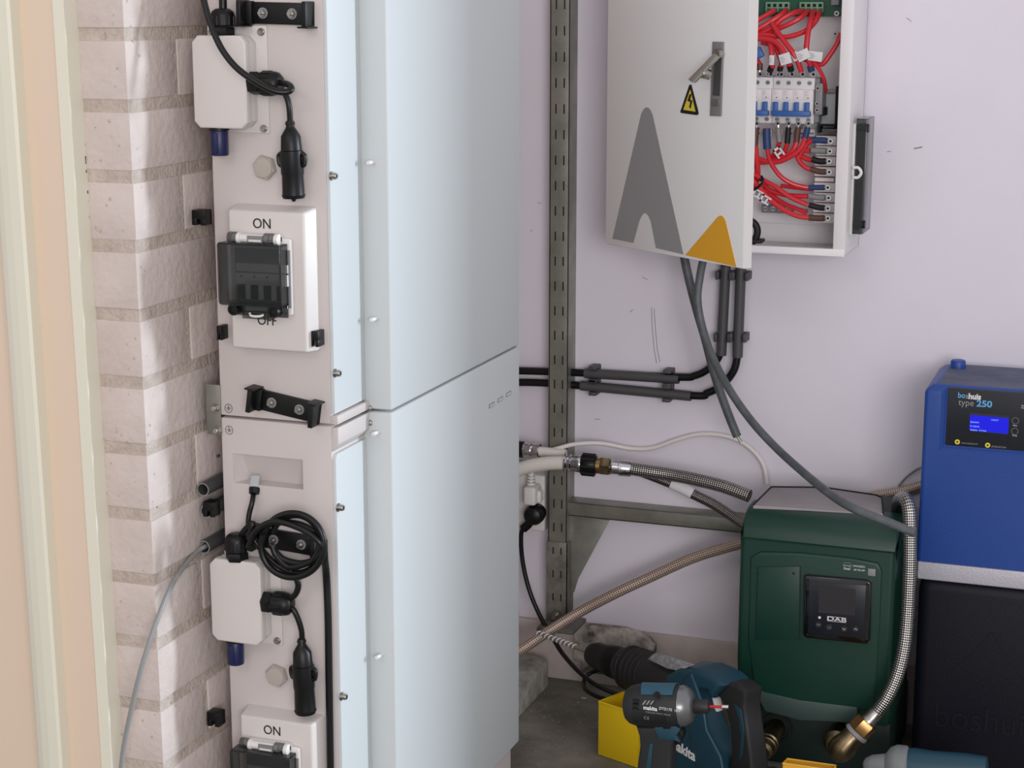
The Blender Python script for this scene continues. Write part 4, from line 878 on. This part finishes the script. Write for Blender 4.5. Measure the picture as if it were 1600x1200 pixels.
# raised front panel outline
b = MB(); q = [(1172, 871), (1188, 862), (1250, 864), (1330, 872), (1372, 880), (1378, 892), (1376, 960), (1370, 1060), (1362, 1108), (1340, 1110), (1240, 1098), (1192, 1084), (1176, 1062), (1168, 1000)]
b.slab([F(u, v, YF-.001) for u, v in q], (0, 1, 0), 0, .008, gm, .004, 3); b.build('front_panel', sh)
b = MB(); q = [(1184, 886), (1250, 885), (1249, 1000), (1180, 1000)]
b.slab([F(u, v, YF-.0022) for u, v in q], (0, 1, 0), 0, .003, gm, .0008); b.build('access_plate', sh)
b = MB(); b.tube([F(u, v, YF-.0026) for u, v in ((1180, 1000), (1184, 886), (1250, 885), (1249, 1000))], .0007, M_['pumpd'], 6, smooth=False); b.build('plate_groove', sh)
for (u, v) in ((1240, 896), (1184, 896)):
    b = MB(); p = F(u, v, YF-.0022); b.cyl((p.x, YF-.0024, p.z), (p.x, YF, p.z), .0025, M_['pumpd'], 12); b.build('screw', sh)
q = [(1186, 1078), (1250, 1093), (1340, 1104), (1338, 1130), (1250, 1126), (1195, 1112), (1186, 1095)]
b = MB(); b.slab([F(u, v, YF-.001) for u, v in q], (0, 1, 0), -.001, .012, M_['pumpband'], .004); b.build('lower_band', sh)
b = MB(); b.box(gx0-.002, gx1+.0, YF+.035, 3.15, 0, zbot+.01, M_['pumpd'], .008); b.box(gx0+.012, gx1-.002, YF+.06, 3.155, .02, ztop-.012, M_['pumpd'], .02, 3); b.build('base', t)
# grey dusty rear casing top
q = [(1176, 790), (1182, 782), (1205, 760), (1215, 758), (1290, 760), (1370, 772), (1378, 777), (1380, 800)]
zc = ztop-.002
P = [PZ(u, v, ztop+.004) for u, v in ((1177, 789), (1205, 761), (1288, 762), (1370, 774), (1378, 778), (1380, 802))]
b = MB(); b.slab(P, (0, 0, 1), -.02, 0, M_['pumptop'], .003); rc = b.build('rear_casing', t)
b = MB(); b.tube([p+Vector((0, 0, .0005)) for p in P], .0014, M_['slot'], 8, smooth=False); b.build('seam_gasket', rc)
# display
x0, z1 = XZ(1256, 899, YF-.012); x1, z0 = XZ(1360, 1005, YF-.012)
zc1 = PY(1308, 903, YF-.012).z; 
q = [(1256, 901), (1260, 899), (1357, 908), (1361, 912), (1359, 1000), (1354, 1007), (1259, 997), (1255, 993)]
b = MB(); b.slab([F(u, v, YF-.012) for u, v in q], (0, 1, 0), 0, .014, M_['glossblk'], .003, 3); dsp = b.build('display_panel', t)
b = MB(); q = [(1264, 907), (1353, 915), (1350, 998), (1262, 989)]
b.slab([F(u, v, YF-.013) for u, v in q], (0, 1, 0), 0, .002, M_['panel'], .0008)
b.slab([F(u, v, YF-.0135) for u, v in ((1279.5, 915), (1337, 921), (1336, 962), (1278.5, 957))], (0, 1, 0), 0, .001, M_['screen']); b.build('screen', dsp)
yt_ = YF-.0138
wx = lambda u, v: PY(u, v, yt_)
b = MB(); fr = [wx(1293, 963), wx(1322, 966), wx(1321.5, 973), wx(1292.5, 970)]; b.tube(fr+[fr[0]], .0004, M_['white'], 6, smooth=False); b.build('logo_frame', dsp)
text('DAB', .0095, wx(1307.3, 968), M_['white'], dsp, sx=1.75, bold=.0001, roll=-.0)
b = MB(); p = wx(1280.5, 965); b.ball(p, .0024, M_['white'], (1, .3, 1)); b.build('status_light', dsp)
for i, (u, v) in enumerate(((1279, 976), (1295.5, 980), (1319, 983), (1337, 983))):
    b = MB(); p = wx(u, v); b.cyl(p, p+Vector((0, .001, 0)), .0050, M_['screen'], 24)
    y = p.y-.0003
    if i == 0: b.box(p.x-.003, p.x+.003, y, y+.0005, p.z-.0004, p.z+.0004, M_['lgrey'])
    elif i == 1: b.tube([(p.x+.0025, y, p.z+.001), (p.x+.0025, y, p.z-.0008), (p.x-.0025, y, p.z-.0008)], .0003, M_['lgrey'], 6, smooth=False)
    else:
        s = -1 if i == 2 else 1; b.tube([(p.x-.0025, y, p.z-s*.0013), (p.x, y, p.z+s*.0013), (p.x+.0025, y, p.z-s*.0013)], .0004, M_['white'], 6, smooth=False)
    b.build('button', dsp)
for (u, v) in ((1262.5, 906), (1355, 913.5), (1262, 992), (1353, 1001)):
    b = MB(); p = PY(u, v, YF-.0125); b.cyl(p, p+Vector((0, .002, 0)), .0024, M_['glossblk'], 14); b.build('corner_screw', dsp)
ys_ = YF-.0015
b = MB(); fr = [PY(u, v, ys_) for u, v in ((1318, 881), (1320, 879), (1328, 880), (1330, 882), (1330, 890), (1318, 889))]; b.tube(fr+[fr[0]], .0004, M_['lgrey'], 6, smooth=False); b.build('app_badge', sh)
text('DCONNECT', .0022, PY(1324, 884, ys_), M_['white'], sh, sx=1.0); text('live!', .0070, PY(1323.5, 888.5, ys_), M_['white'], sh, sx=.95)
text('SAVE ENERGY,', .0044, PY(1342.5, 885.2, ys_), M_['white'], sh, sx=.72); text('USE THE APP!', .0044, PY(1342.5, 891, ys_), M_['white'], sh, sx=.72)
b = MB(); p = PY(1362, 894.5, ys_); b.box(p.x-.0062, p.x+.0062, YF-.0018, YF, p.z-.0062, p.z+.0062, M_['lgrey'], .0009); b.build('blank_label', sh)
# brass outlets
b = MB(); p = PY(1205, 1152, 2.89); 
b.lathe((p.x, YF+.035, p.z), (0, -1, 0), [(0, .028), (.004, .028), (.004, .022)], M_['slot'], 28, caps=False)
b.lathe((p.x, YF+.035, p.z), (-.06, -1, -.12), [(0, .017), (.05, .017), (.052, .0195), (.058, .0195), (.060, .017), (.064, .0195), (.070, .0195), (.072, .0175), (.085, .0165), (.090, .012)], M_['dullbrass'], 28); b.build('left_outlet', t)
b = MB(); p = PY(1320, 1168, 2.86)
b.lathe((p.x-.02, YF+.035, p.z-.008), (.0, -1, 0), [(0, .021), (.03, .021), (.042, .022), (.05, .016), (.052, .004)], M_['dullbrass'], 26); b.build('right_outlet', t)
# big hose
t = T('braided_hose', 'large steel braided hose arching beside the pump to its brass elbow', 'hose', tuple(PY(1340, 1150, 2.83)))
hp_ = [(1404, 870, 3.07), (1403, 815, 3.06), (1403, 792, 3.02), (1407, 780, 2.97), (1415, 780, 2.92), (1421, 800, 2.90), (1422, 850, 2.89), (1421, 900, 2.885), (1418, 960, 2.88), (1413, 1010, 2.87), (1402, 1055, 2.86), (1385, 1092, 2.85), (1366, 1118, 2.845)]
b = MB(); b.tube(cpts(hp_), .0112, M_['braid'], 28, 10); b.build('hose', t)
H1 = PY(1368, 1115, 2.845); H0 = PY(1300, 1185, 2.82); ax = (H0-H1).normalized()
b = MB(); b.lathe(H1-ax*.004, ax, [(0, .0122), (.016, .0124), (.018, .0135), (.022, .0135)], M_['steel'], 26); b.build('ferrule', t)
b = MB(); b.hexn(H1+ax*.018, ax, .024, .0195, M_['brass']); b.build('brass_nut', t)
b = MB(); b.lathe(H1+ax*.042, ax, [(0, .019), (.002, .021), (.006, .021), (.008, .018)], M_['lgrey'], 26); b.build('sealing_ring', t)
b = MB(); b.lathe(H1+ax*.048, ax, [(0, .018), (.012, .019), (.030, .023), (.045, .020), (.055, .01)], M_['dullbrass'], 26); b.build('elbow', t)

# ================================================================== WATER SOFTENER
YS = 2.972; sx0 = -.3555; sx1 = sx0+.36
ztb = H-.20942*YS-.0; zband1 = H-.3096*YS; zband0 = PY(1434, 905, YS).z
t = T('water_softener', 'blue and dark navy water softener cabinet with lit blue screen', 'water softener', ((sx0+sx1)/2, YS+.1, 0)); SOFT = t
b = MB(); b.box(sx0+.004, sx1, YS+.004, YW-.026, 0, zband0+.003, M_['sbase'], .022, 4); b.build('base', t)
b = MB(); b.box(sx0+.002, sx1+.002, YS+.001, YW-.026, zband0, zband1, M_['sband'], .003, 3); b.build('silver_band', t)
px0, pz1 = XZ(1479, 603, YS); _, pz0 = XZ(1474, 699, YS)
b = MB()
zA1 = zband1+.0005; zTop = ztb+.004; rx1 = sx1-.02; yB = YW-.027
def rrect(ins, rad, z, front=0):
    out = []
    for (qx, qy, a0) in ((sx1-ins-rad, yB-ins-rad, 0), (sx0+ins+rad, yB-ins-rad, 90), (sx0+ins+rad, YS+ins+front+rad, 180), (sx1-ins-rad, YS+ins+front+rad, 270)):
        for k in range(5): a = math.radians(a0+k*22.5); out.append(Vector((qx+rad*math.cos(a), qy+rad*math.sin(a), z)))
    return out
tb = bmesh.new()
loops = [rrect(0, .008, zA1), rrect(0, .008, zTop-.0135), rrect(.0012, .008, zTop-.0095), rrect(.010, .006, zTop-.0015), rrect(.013, .005, zTop)]
V = [[tb.verts.new(p) for p in L_] for L_ in loops]; n_ = len(V[0])
for q in range(len(V)-1):
    for k in range(n_): tb.faces.new((V[q][k], V[q][(k+1) % n_], V[q+1][(k+1) % n_], V[q+1][k]))
tb.faces.new(V[0][::-1]); tb.faces.new(V[-1]); bmesh.ops.recalc_face_normals(tb, faces=tb.faces)
b._merge(tb, M_['sblue'])
hd_ = b.build('blue_housing', t, 30)
tb = bmesh.new(); oo = ORG[t.name]
fr = [(px0-.014, YS-.006, pz0-.014), (rx1+.008, YS-.006, pz0-.014), (rx1+.008, YS-.006, pz1+.008), (px0-.014, YS-.006, pz1+.008)]
bk = [(px0, YS+.007, pz0), (rx1-.006, YS+.007, pz0), (rx1-.006, YS+.007, pz1), (px0, YS+.007, pz1)]
A_ = [tb.verts.new(Vector(p)-oo) for p in fr]; B_ = [tb.verts.new(Vector(p)-oo) for p in bk]
tb.faces.new(A_); tb.faces.new(B_[::-1])
for i in range(4): tb.faces.new((A_[i], B_[i], B_[(i+1) % 4], A_[(i+1) % 4]))
bmesh.ops.recalc_face_normals(tb, faces=tb.faces); cut = D.meshes.new('cut'); tb.to_mesh(cut); tb.free()
co = D.objects.new('cut', cut); COL.objects.link(co); co.location = oo; bpy.context.view_layer.update()
mod = hd_.modifiers.new('cut', 'BOOLEAN'); mod.operation = 'DIFFERENCE'; mod.object = co; mod.solver = 'EXACT'; bpy.context.view_layer.update()
me2 = D.meshes.new_from_object(hd_.evaluated_get(bpy.context.evaluated_depsgraph_get())); hd_.modifiers.clear(); hd_.data = me2; D.objects.remove(co)
b = MB(); b.slab([(sx0+.020, YS+.018, zTop), (sx1-.016, YS+.018, zTop), (sx1-.016, YW-.036, zTop), (sx0+.020, YW-.036, zTop)], (0, 0, 1), -.003, .0008, M_['stop'], .0006); b.build('lid', t)
p = PY(1497, 571, 3.13); b = MB(); b.lathe((p.x, 3.13, zTop), (0, 0, 1), [(0, .013), (.004, .013), (.012, .0128), (.0145, .011), (.015, .004)], M_['sblue'], 28); b.build('lid_knob', t)
yp = YS+.0045
b = MB(); b.box(px0+.002, rx1-.008, yp, YS+.0075, pz0+.003, pz1-.003, M_['panel'], .002); pn = b.build('control_panel', t)
ypf = yp-.0004
text('bo', .0128, PY(1502.5, 618, ypf), M_['cyan'], pn, sx=.9, bold=.0002); text('s', .0128, PY(1511, 619, ypf), M_['lgrey'], pn, sx=.9, bold=.0002)
text('huis', .0132, PY(1523, 620, ypf), M_['white'], pn, sx=.95, bold=.0005)
text('type', .0150, PY(1509.8, 629.5, ypf), M_['lgrey'], pn, sx=.95); text('250', .0148, PY(1538, 631.5, ypf), M_['cyan'], pn, sx=1.12, bold=.0004)
q = [(1515.5, 644), (1577, 649.5), (1575.5, 679), (1514, 673)]
b = MB(); fr = [PY(u, v, ypf) for u, v in q]; b.slab(fr, (0, 1, 0), -.0006, .001, M_['screen']); b.build('screen_bezel', pn)
q = [(1516, 648), (1576.5, 653.5), (1575, 678), (1514.5, 672)]
b = MB(); b.slab([PY(u, v, ypf-.0007) for u, v in q], (0, 1, 0), -.0006, .001, M_['lcd']); lc = b.build('blue_screen', pn)
yl = ypf-.0015
text('Systeem', .0042, PY(1516, 659, yl), M_['lcdt'], lc, align='LEFT'); text('In dienst', .0042, PY(1516, 665.5, yl), M_['lcdt'], lc, align='LEFT'); text('Debiet  0 l/min', .0042, PY(1516, 671.5, yl), M_['lcdt'], lc, align='LEFT'); text('14:43:27', .0036, PY(1548, 656, yl), M_['lcdt'], lc, align='LEFT')
for (u, v) in ((1586.5, 657.5), (1585.5, 674)):
    b = MB(); p = PY(u, v, ypf); pts = [p+Vector((math.cos(a)*.0052, 0, math.sin(a)*.0052)) for a in [i*math.pi/12 for i in range(25)]]; b.tube(pts, .00035, M_['lgrey'], 6, smooth=False); b.build('key_ring', pn)
for (u, v, s) in ((1586, 665, 'Menu'), (1585, 680.5, 'Terug'), (1600, 634, 'Stap 1'), (1600, 637.5, 'Manual')):
    text(s, .0032, PY(u, v, ypf), M_['white'], pn)
for (u, v) in ((1495.8, 690.5), (1543.2, 695.7)):
    b = MB(); p = PY(u, v, ypf); b.cyl(p, p+Vector((0, .001, 0)), .0042, M_['ylab'], 24); b.cyl(p-Vector((0, .0003, 0)), p+Vector((0, .001, 0)), .0016, M_['ink'], 12); b.build('contact_icon', pn)
text('www.boshuis.nl', .0046, PY(1502, 691.8, ypf), M_['lgrey'], pn, align='LEFT', sx=.9); text('(0546)-821034', .0046, PY(1549, 697.5, ypf), M_['lgrey'], pn, align='LEFT', sx=.85)
b = MB(); p = PY(1481.5, 690.5, ypf); b.cyl(p, p+Vector((0, .002, 0)), .0042, M_['slot'], 20); b.build('sensor_hole', pn)
# base emblem line and embossed wording
b = MB(); yb = YS+.0036
b.tube([PY(u, v, yb) for u, v in ((1461, 1088), (1475, 1062), (1495, 1040), (1525, 1015), (1548, 989), (1560, 1008), (1580, 1035), (1605, 1068), (1640, 1100))], .0007, M_['slot'], 6); b.build('embossed_line', t)
text('boshuis', .062, PY(1540, 1128, yb), M_['sbase'], t, sx=.92, depth=.0012)

# ================================================================== FLOOR AREA
# concrete curb running along the left, and dirty plank against the wall
b = MB(); zk = .055
P = [PZ(800, 1046, zk), PZ(840, 1012, zk), PZ(874, 1006, zk), PZ(886, 1014, zk), PZ(880, 1024, zk), PZ(815, 1074, zk), PZ(780, 1104, zk)]
Q = [PZ(812, 1118, 0), PZ(886, 1048, 0)]
xk = PZ(815, 1074, zk).x
b = MB(); b.slab([(-1.144, 2.62, zk), (xk, 2.62, zk), (xk, YW-.06, zk), (xk-.03, YW-.04, zk), (-1.144, YW-.04, zk)], (0, 0, 1), -zk, 0, M_['curb'], .004); o = b.build('concrete_curb'); tag(o, 'rough grey concrete curb on the floor beside the battery cabinet', 'curb')
x0, z1 = XZ(898, 975, 3.165); x1, z0 = XZ(1022, 1000, 3.165)
b = MB(); b.slab([PY(u, v, 3.165) for u, v in ((897, 976), (975, 984), (1008, 994), (1022, 1010), (1020, 1040), (1000, 1058), (905, 1052), (896, 1040))], (0, 1, 0), 0, .02, M_['wood'], .002); o = b.build('dirty_plank'); tag(o, 'short dirty plank leaning on the skirting under the hose', 'plank')
b = MB(); rnd = random.Random(3)
for (u, v, r, lab) in ((912, 1093, .006, 'largest'), (903, 1098, .002, 'tiny')):
    p = PZ(u, v, 0); bb = MB(); bb.ball(p+Vector((0, 0, r*.5)), r, M_['pebble'], (1.2, .9, .6), 8); o = bb.build('pebble'); tag(o, lab+' pale pebble lying on the concrete floor', 'pebble')
b.bm.free()
b = MB()
for i in range(70):
    u, v = rnd.uniform(815, 930), rnd.uniform(1075, 1198); p = PZ(u, v, 0); r = rnd.uniform(.0006, .0016); b.ball(p+Vector((0, 0, r*.3)), r, M_['pebble'], (1, 1, .6), 6)
o = b.build('floor_grit'); tag(o, 'fine pale grit scattered on the concrete floor', 'grit'); o['kind'] = 'stuff'

# yellow bin
A0 = PZ(935, 1176, .004); A1 = PZ(1002, 1199, .004); dx = (A1-A0); dx.z = 0; dx.normalize(); nb = Vector((dx.y, -dx.x, 0)); 
if nb.y > 0: nb = -nb
def openbin(name, label, o0, dx, nb, Lx, Ly, Hh, m, dep=.0):
    tt = .002; b = MB(); back = -nb
    def wall(p, q, h0, h1):  # p,q ground points
        n = Vector(((q-p).y, -(q-p).x, 0)).normalized(); b.slab([p, q, q+Vector((0, 0, h1)), p+Vector((0, 0, h0))], n, -tt/2, tt/2, m, .0006)
    c0, c1 = o0, o0+dx*Lx; c2, c3 = c1+back*Ly, c0+back*Ly; top = 1.0
    e = dx*.004-back*.002
    wall(c0, c1, Hh, Hh); wall(c1, c2, Hh, Hh*.97); wall(c2, c3, Hh*.97, Hh*.97); wall(c3, c0, Hh*.97, Hh)
    b.slab([c0, c1, c2, c3], (0, 0, 1), 0, tt, m)
    # rolled rim
    z = Vector((0, 0, Hh)); b.tube([c0+z, c1+z, c2+z*.97, c3+z*.97, c0+z], .0018, m, 8, smooth=False)
    for k in range(4): q = c3.lerp(c2, .25+.03*k)+Vector((0, 0, Hh*.8)); b.box(q.x-.0006, q.x+.0006, q.y-.002, q.y, q.z-.008, q.z+.008, m)
    o = b.build(name); tag(o, label, 'bin'); return o
tp = PN(930, 1092, A0, nb); hb = tp.z-.004
openbin('storage_bin', 'yellow plastic storage bin behind the impact driver', Vector((A0.x, A0.y, 0.001)), dx, nb, .085, .07, hb, M_['ybin'])

# impact driver -------------------------------------------------
YD = 2.50
t = T('impact_driver', 'teal and black cordless impact driver standing on its battery', 'drill', tuple(PY(1030, 1240, YD))); DRV = t
def Dv(u, v, y=YD): return PY(u, v, y)
A = Dv(978, 1101); B = Dv(1064, 1103); ax = (B-A).normalized(); L = (B-A).length; s = mpp(1030, 1100, YD)
b = MB(); r = 34*s
b.lathe(A, ax, [(0, r*.55), (.002, r*.70), (.008, r*.86), (.018, r*.96), (L*.45, r), (L*.8, r*.99), (L, r*.93)], M_['toolblk'], 40, sy=1.0); hs = b.build('motor_housing', t)
# teal top shell (upper half patch)
def halfpatch(b, t0, t1, a0, a1, rr, m, sweep=0, n=14, th=.0016):
    a_, e, f = frame_of(ax); tb = bmesh.new(); R = []
    for i in range(n+1):
        an = a0+(a1-a0)*i/n; row = []
        for j in range(7):
            tt = t0+(t1-t0)*j/6 + sweep*(i/n)*(1-j/6)
            d = Vector((0, 0, 1))*math.cos(an) + Vector((0, -1, 0))*math.sin(an); d = (d-ax*d.dot(ax)).normalized()
            row.append((tb.verts.new(A+ax*tt+d*rr), tb.verts.new(A+ax*tt+d*(rr+th))))
        R.append(row)
    for i in range(n):
        for j in range(6):
            tb.faces.new((R[i][j][1], R[i+1][j][1], R[i+1][j+1][1], R[i][j+1][1]))
    for i in range(n):
        for j in (0, 6): tb.faces.new((R[i][j][0], R[i+1][j][0], R[i+1][j][1], R[i][j][1]))
    for j in range(6):
        for i in (0, n): tb.faces.new((R[i][j][0], R[i][j+1][0], R[i][j+1][1], R[i][j][1]))
    bmesh.ops.recalc_face_normals(tb, faces=tb.faces); b._merge(tb, m)
b = MB(); halfpatch(b, 22*s, 84*s, -1.0, .72, r*.985, M_['tealg'], sweep=12*s); b.build('teal_shell', hs)
b = MB(); halfpatch(b, 20*s, 72*s, 1.42, 2.15, r*.99, M_['ink'], th=.0012); b.build('name_plate', hs)
pl = Dv(1022, 1106, YD-r*1.06)
text('makita', .0085, Dv(1016, 1107, YD-r*1.06), M_['white'], hs, bold=.0003, sx=.95, rotz=0); text('DTD170  18V', .0062, Dv(1046, 1109, YD-r*1.06), M_['white'], hs, sx=.9)
text('CORDLESS IMPACT DRIVER', .0032, Dv(1028, 1115, YD-r*1.045), M_['lgrey'], hs); text('CE', .0062, Dv(1010, 1122, YD-r*1.03), M_['lgrey'], hs, spacing=1.3); 
b = MB()
for k in range(3):
    p = Dv(993, 1094+k*6, YD-r*.94); b.box(p.x-.004, p.x+.004, p.y-.004, p.y+.003, p.z-.0012, p.z+.0012, M_['slot'])
for k in range(3):
    p = Dv(1006+k*6, 1098, YD-r*1.0); b.xf = None; b.slab([p+Vector((-.003, 0, -.003)), p+Vector((0, 0, -.003)), p+Vector((.004, 0, .003)), p+Vector((.001, 0, .003))], (0, 1, 0), -.0006, .003, M_['lgrey'])
p = Dv(1026, 1086, YD-r*.86); b.cyl(p+Vector((0, -.003, .0015)), p+Vector((0, .004, 0)), .0042, M_['slot'], 18); b.build('vents', hs)
b = MB(); b.lathe(A+ax*(L-.001), ax, [(2*s, r*.97), (8*s, r*.93), (16*s, r*.80), (20*s, r*.66), (22.5*s, r*.3)], M_['toolsil'], 12); b.build('hammer_case', t)
b = MB(); b.lathe(A+ax*(L+20*s), ax, [(0, r*.30), (3*s, r*.34), (20*s, r*.33), (25*s, r*.28), (26*s, .002)], M_['toolblk'], 24); b.build('chuck', t)
b = MB(); p0 = A+ax*(L+45*s); b.cyl(p0, p0+ax*21*s, .0022, M_['redb'], 10); b.cyl(p0+ax*21*s, p0+ax*31*s, .0030, M_['chrome'], 6); o = b.build('screwdriver_bit'); tag(o, 'red sleeved screwdriver bit in the nose of the impact driver', 'bit')
nrm = (0, 1, 0)
b = MB(); q = [(998, 1130), (1062, 1130), (1064, 1140), (1058, 1150), (1054, 1165), (1052, 1200), (1056, 1232), (1004, 1232), (1000, 1190), (1004, 1160), (1003, 1145)]
b.slab([Dv(u, v) for u, v in q], nrm, -.017, .017, M_['toolblk'], .006, 4); hdl = b.build('handle', t)
b = MB(); b.slab([Dv(u, v, YD-.0175) for u, v in ((1021, 1136), (1056, 1134), (1064, 1139), (1056, 1150), (1062, 1160), (1054, 1157), (1030, 1155))], nrm, -.0015, .036, M_['teal'], .002); b.slab([Dv(u, v, YD-.0175) for u, v in ((1015, 1162), (1021, 1160), (1017, 1200), (1012, 1232), (1007, 1232), (1010, 1195))], nrm, -.0015, .01, M_['teal'], .001); b.build('teal_trim', hdl)
b = MB(); b.slab([Dv(u, v) for u, v in ((1056, 1140), (1068, 1136), (1071, 1146), (1066, 1158), (1058, 1162))], nrm, -.010, .010, M_['black'], .003); b.build('trigger', hdl)
b = MB(); b.slab([Dv(u, v, YD-.018) for u, v in ((1035, 1133), (1049, 1133), (1048, 1138), (1037, 1138))], nrm, -.003, .02, M_['black'], .001); b.build('direction_switch', hdl)
zb_ = Dv(1030, 1228).z; pc = Dv(1030, 1230); b = MB(); b.box(pc.x-.038, pc.x+.038, YD-.037, YD+.037, .0, max(zb_, .03), M_['toolblk'], .006, 3); b.build('battery_pack', t)

# rotary hammer ---------------------------------------------------
P1 = PY(928, 1022, 2.97); P2 = PY(1172, 1098, 2.74); hx = P2-P1; hn = Vector((hx.y, -hx.x, 0)).normalized()
if hn.y > 0: hn = -hn
def HM(u, v, off=0): return PN(u, v, P1+hn*off, hn)
t = T('rotary_hammer', 'teal and black cordless rotary hammer drill pointing left, on the floor', 'drill', tuple(HM(1110, 1240)))
A = HM(924, 1021); B = HM(1070, 1073); ax = (B-A).normalized(); L = (B-A).length; s = L/155
b = MB(); b.lathe(A, ax, [(0, 8*s), (2*s, 12*s), (10*s, 14.5*s), (30*s, 15.5*s), (33*s, 17*s), (46*s, 18*s), (50*s, 16*s), (54*s, 16*s)], M_['black'], 32); b.build('chuck', t)
b = MB(); b.lathe(A+ax*52*s, ax, [(0, 16*s), (5*s, 19*s), (12*s, 22*s), (28*s, 23*s), (50*s, 23*s), (75*s, 22*s), (100*s, 22*s), (115*s, 20*s)], M_['toolblk'], 32)
for k in range(5): b.lathe(A+ax*(66+k*8)*s, ax, [(0, 22*s), (1*s, 23.8*s), (3*s, 23.8*s), (4*s, 22*s)], M_['blackm'], 32)
b.build('gear_housing', t)
b = MB(); off = 24*s
q = [(1014, 1029), (1025, 1020), (1084, 1039), (1064, 1048), (1045, 1044)]
b.slab([HM(u, v, 14*s) for u, v in q], hn, -.004, .0035, M_['stk'], .0008); b.build('sticker', t)
w = .033
b = MB(); q = [(1062, 1048), (1082, 1038), (1110, 1040), (1140, 1054), (1152, 1066), (1138, 1080), (1133, 1086), (1127, 1074), (1112, 1070), (1106, 1080), (1106, 1100), (1112, 1125), (1124, 1150), (1142, 1176), (1150, 1200), (1150, 1228), (1012, 1228), (1012, 1160), (1050, 1120), (1056, 1060)]
b.slab([HM(u, v) for u, v in q], hn, -w, w, M_['teal'], .010, 4); bd = b.build('motor_body', t)
b = MB(); q = [(1082, 1052), (1100, 1100), (1106, 1140), (1128, 1182), (1136, 1228), (1100, 1228), (1084, 1180), (1076, 1120), (1070, 1062)]
b.slab([HM(u, v, w) for u, v in q], hn, -.004, .004, M_['teal'], .003, 3); b.build('side_rib', bd)
b = MB(); q = [(1134, 1082), (1138, 1074), (1150, 1064), (1164, 1064), (1179, 1077), (1178, 1090), (1176, 1100), (1180, 1130), (1187, 1180), (1190, 1228), (1146, 1228), (1150, 1200), (1156, 1172), (1154, 1135), (1146, 1100)]
b.slab([HM(u, v) for u, v in q], hn, -.020, .020, M_['toolblk'], .007, 4); b.build('rear_grip', t)
b = MB(); b.slab([HM(u, v, .020) for u, v in ((1148, 1100), (1158, 1108), (1163, 1140), (1161, 1180), (1156, 1186), (1158, 1150), (1154, 1120))], hn, -.002, .0015, M_['teal'], .001); b.build('grip_inlay', t)
b = MB(); b.slab([HM(u, v) for u, v in ((1117, 1087), (1121, 1090), (1125, 1112), (1121, 1106))], hn, -.008, .008, M_['lip'], .002); b.build('trigger', t)
pt = HM(1066, 1171, w+.0045)
ang = math.atan2(-hn.x, hn.y)  # heading so that text faces camera
dirx = Vector((-hn.y, hn.x, 0)); dirx = dirx if dirx.x > 0 else -dirx
Rm = Matrix(((dirx.x, 0, hn.x, 0), (dirx.y, 0, hn.y, 0), (0, 1, 0, 0), (0, 0, 0, 1)))
text('makita', .0245, pt, M_['white'], bd, R=Rm @ Matrix.Rotation(math.radians(-4), 4, 'Z') @ Matrix.Shear('XZ', 4, (0, 0)), bold=.0008, sx=1.0)
b = MB(); b.slab([HM(u, v) for u, v in ((1040, 1205), (1192, 1205), (1194, 1230), (1040, 1230))], hn, -.037, .037, M_['toolblk'], .004); pz = min(v.co.z for v in b.bm.verts)
b.build('battery_pack', t)
# masonry bit
b = MB(); q0 = HM(926, 1021); q1 = PY(841, 989, 3.03); b.cyl(q0, q1, .0042, M_['bit'], 12)
d = (q1-q0); Ld = d.length; d.normalize(); a_, e, f = frame_of(d); hel = [q0+d*(Ld*(.3+.7*i/80))+(e*math.cos(i*.75)+f*math.sin(i*.75))*.0042 for i in range(81)]; b.tube(hel, .0014, M_['tag'], 6, smooth=False)
o = b.build('masonry_bit'); tag(o, 'spiral masonry bit in the chuck of the rotary hammer', 'bit')

# amber bin edge and the lying tool at bottom right
q0 = PZ(1222, 1230, .001); yq = 2.55; c0 = PY(1224, 1192, yq); c1 = PY(1301, 1195, yq)
openbin('storage_bin', 'amber plastic bin edge at the bottom of the photo', Vector((c0.x, yq, 0.001)), Vector((1, 0, 0)), Vector((0, -1, 0)), c1.x-c0.x, .03, c0.z-.002, M_['obin'])
t = T('power_tool', 'grey and teal power tool lying at the lower right under the softener', 'drill', tuple(PY(1430, 1215, 2.72)))
A = PY(1349, 1196, 2.72); B = PY(1500, 1201, 2.72); ax = (B-A).normalized(); s = mpp(1420, 1200, 2.72)
b = MB(); b.lathe(A, ax, [(0, 6*s), (4*s, 12*s), (14*s, 17*s), (30*s, 19*s), (38*s, 20*s)], M_['toolgrey'], 32); b.build('nose', t)
b = MB(); b.lathe(A+ax*36*s, ax, [(0, 20*s), (8*s, 30*s), (18*s, 34*s), (32*s, 33*s), (36*s, 29*s)], M_['toolgrey'], 32); b.build('collar', t)
b = MB(); b.lathe(A+ax*70*s, ax, [(0, 29*s), (10*s, 30*s), (40*s, 26*s), (90*s, 24*s), (120*s, 20*s)], M_['teal'], 32); b.build('body', t)
b = MB(); c = PY(1430, 1200, 2.72); b.box(c.x-.03, c.x+.12, 2.70, 2.745, 0, c.z-.015, M_['toolblk'], .006); b.build('grip', t)
bpy.context.view_layer.update()
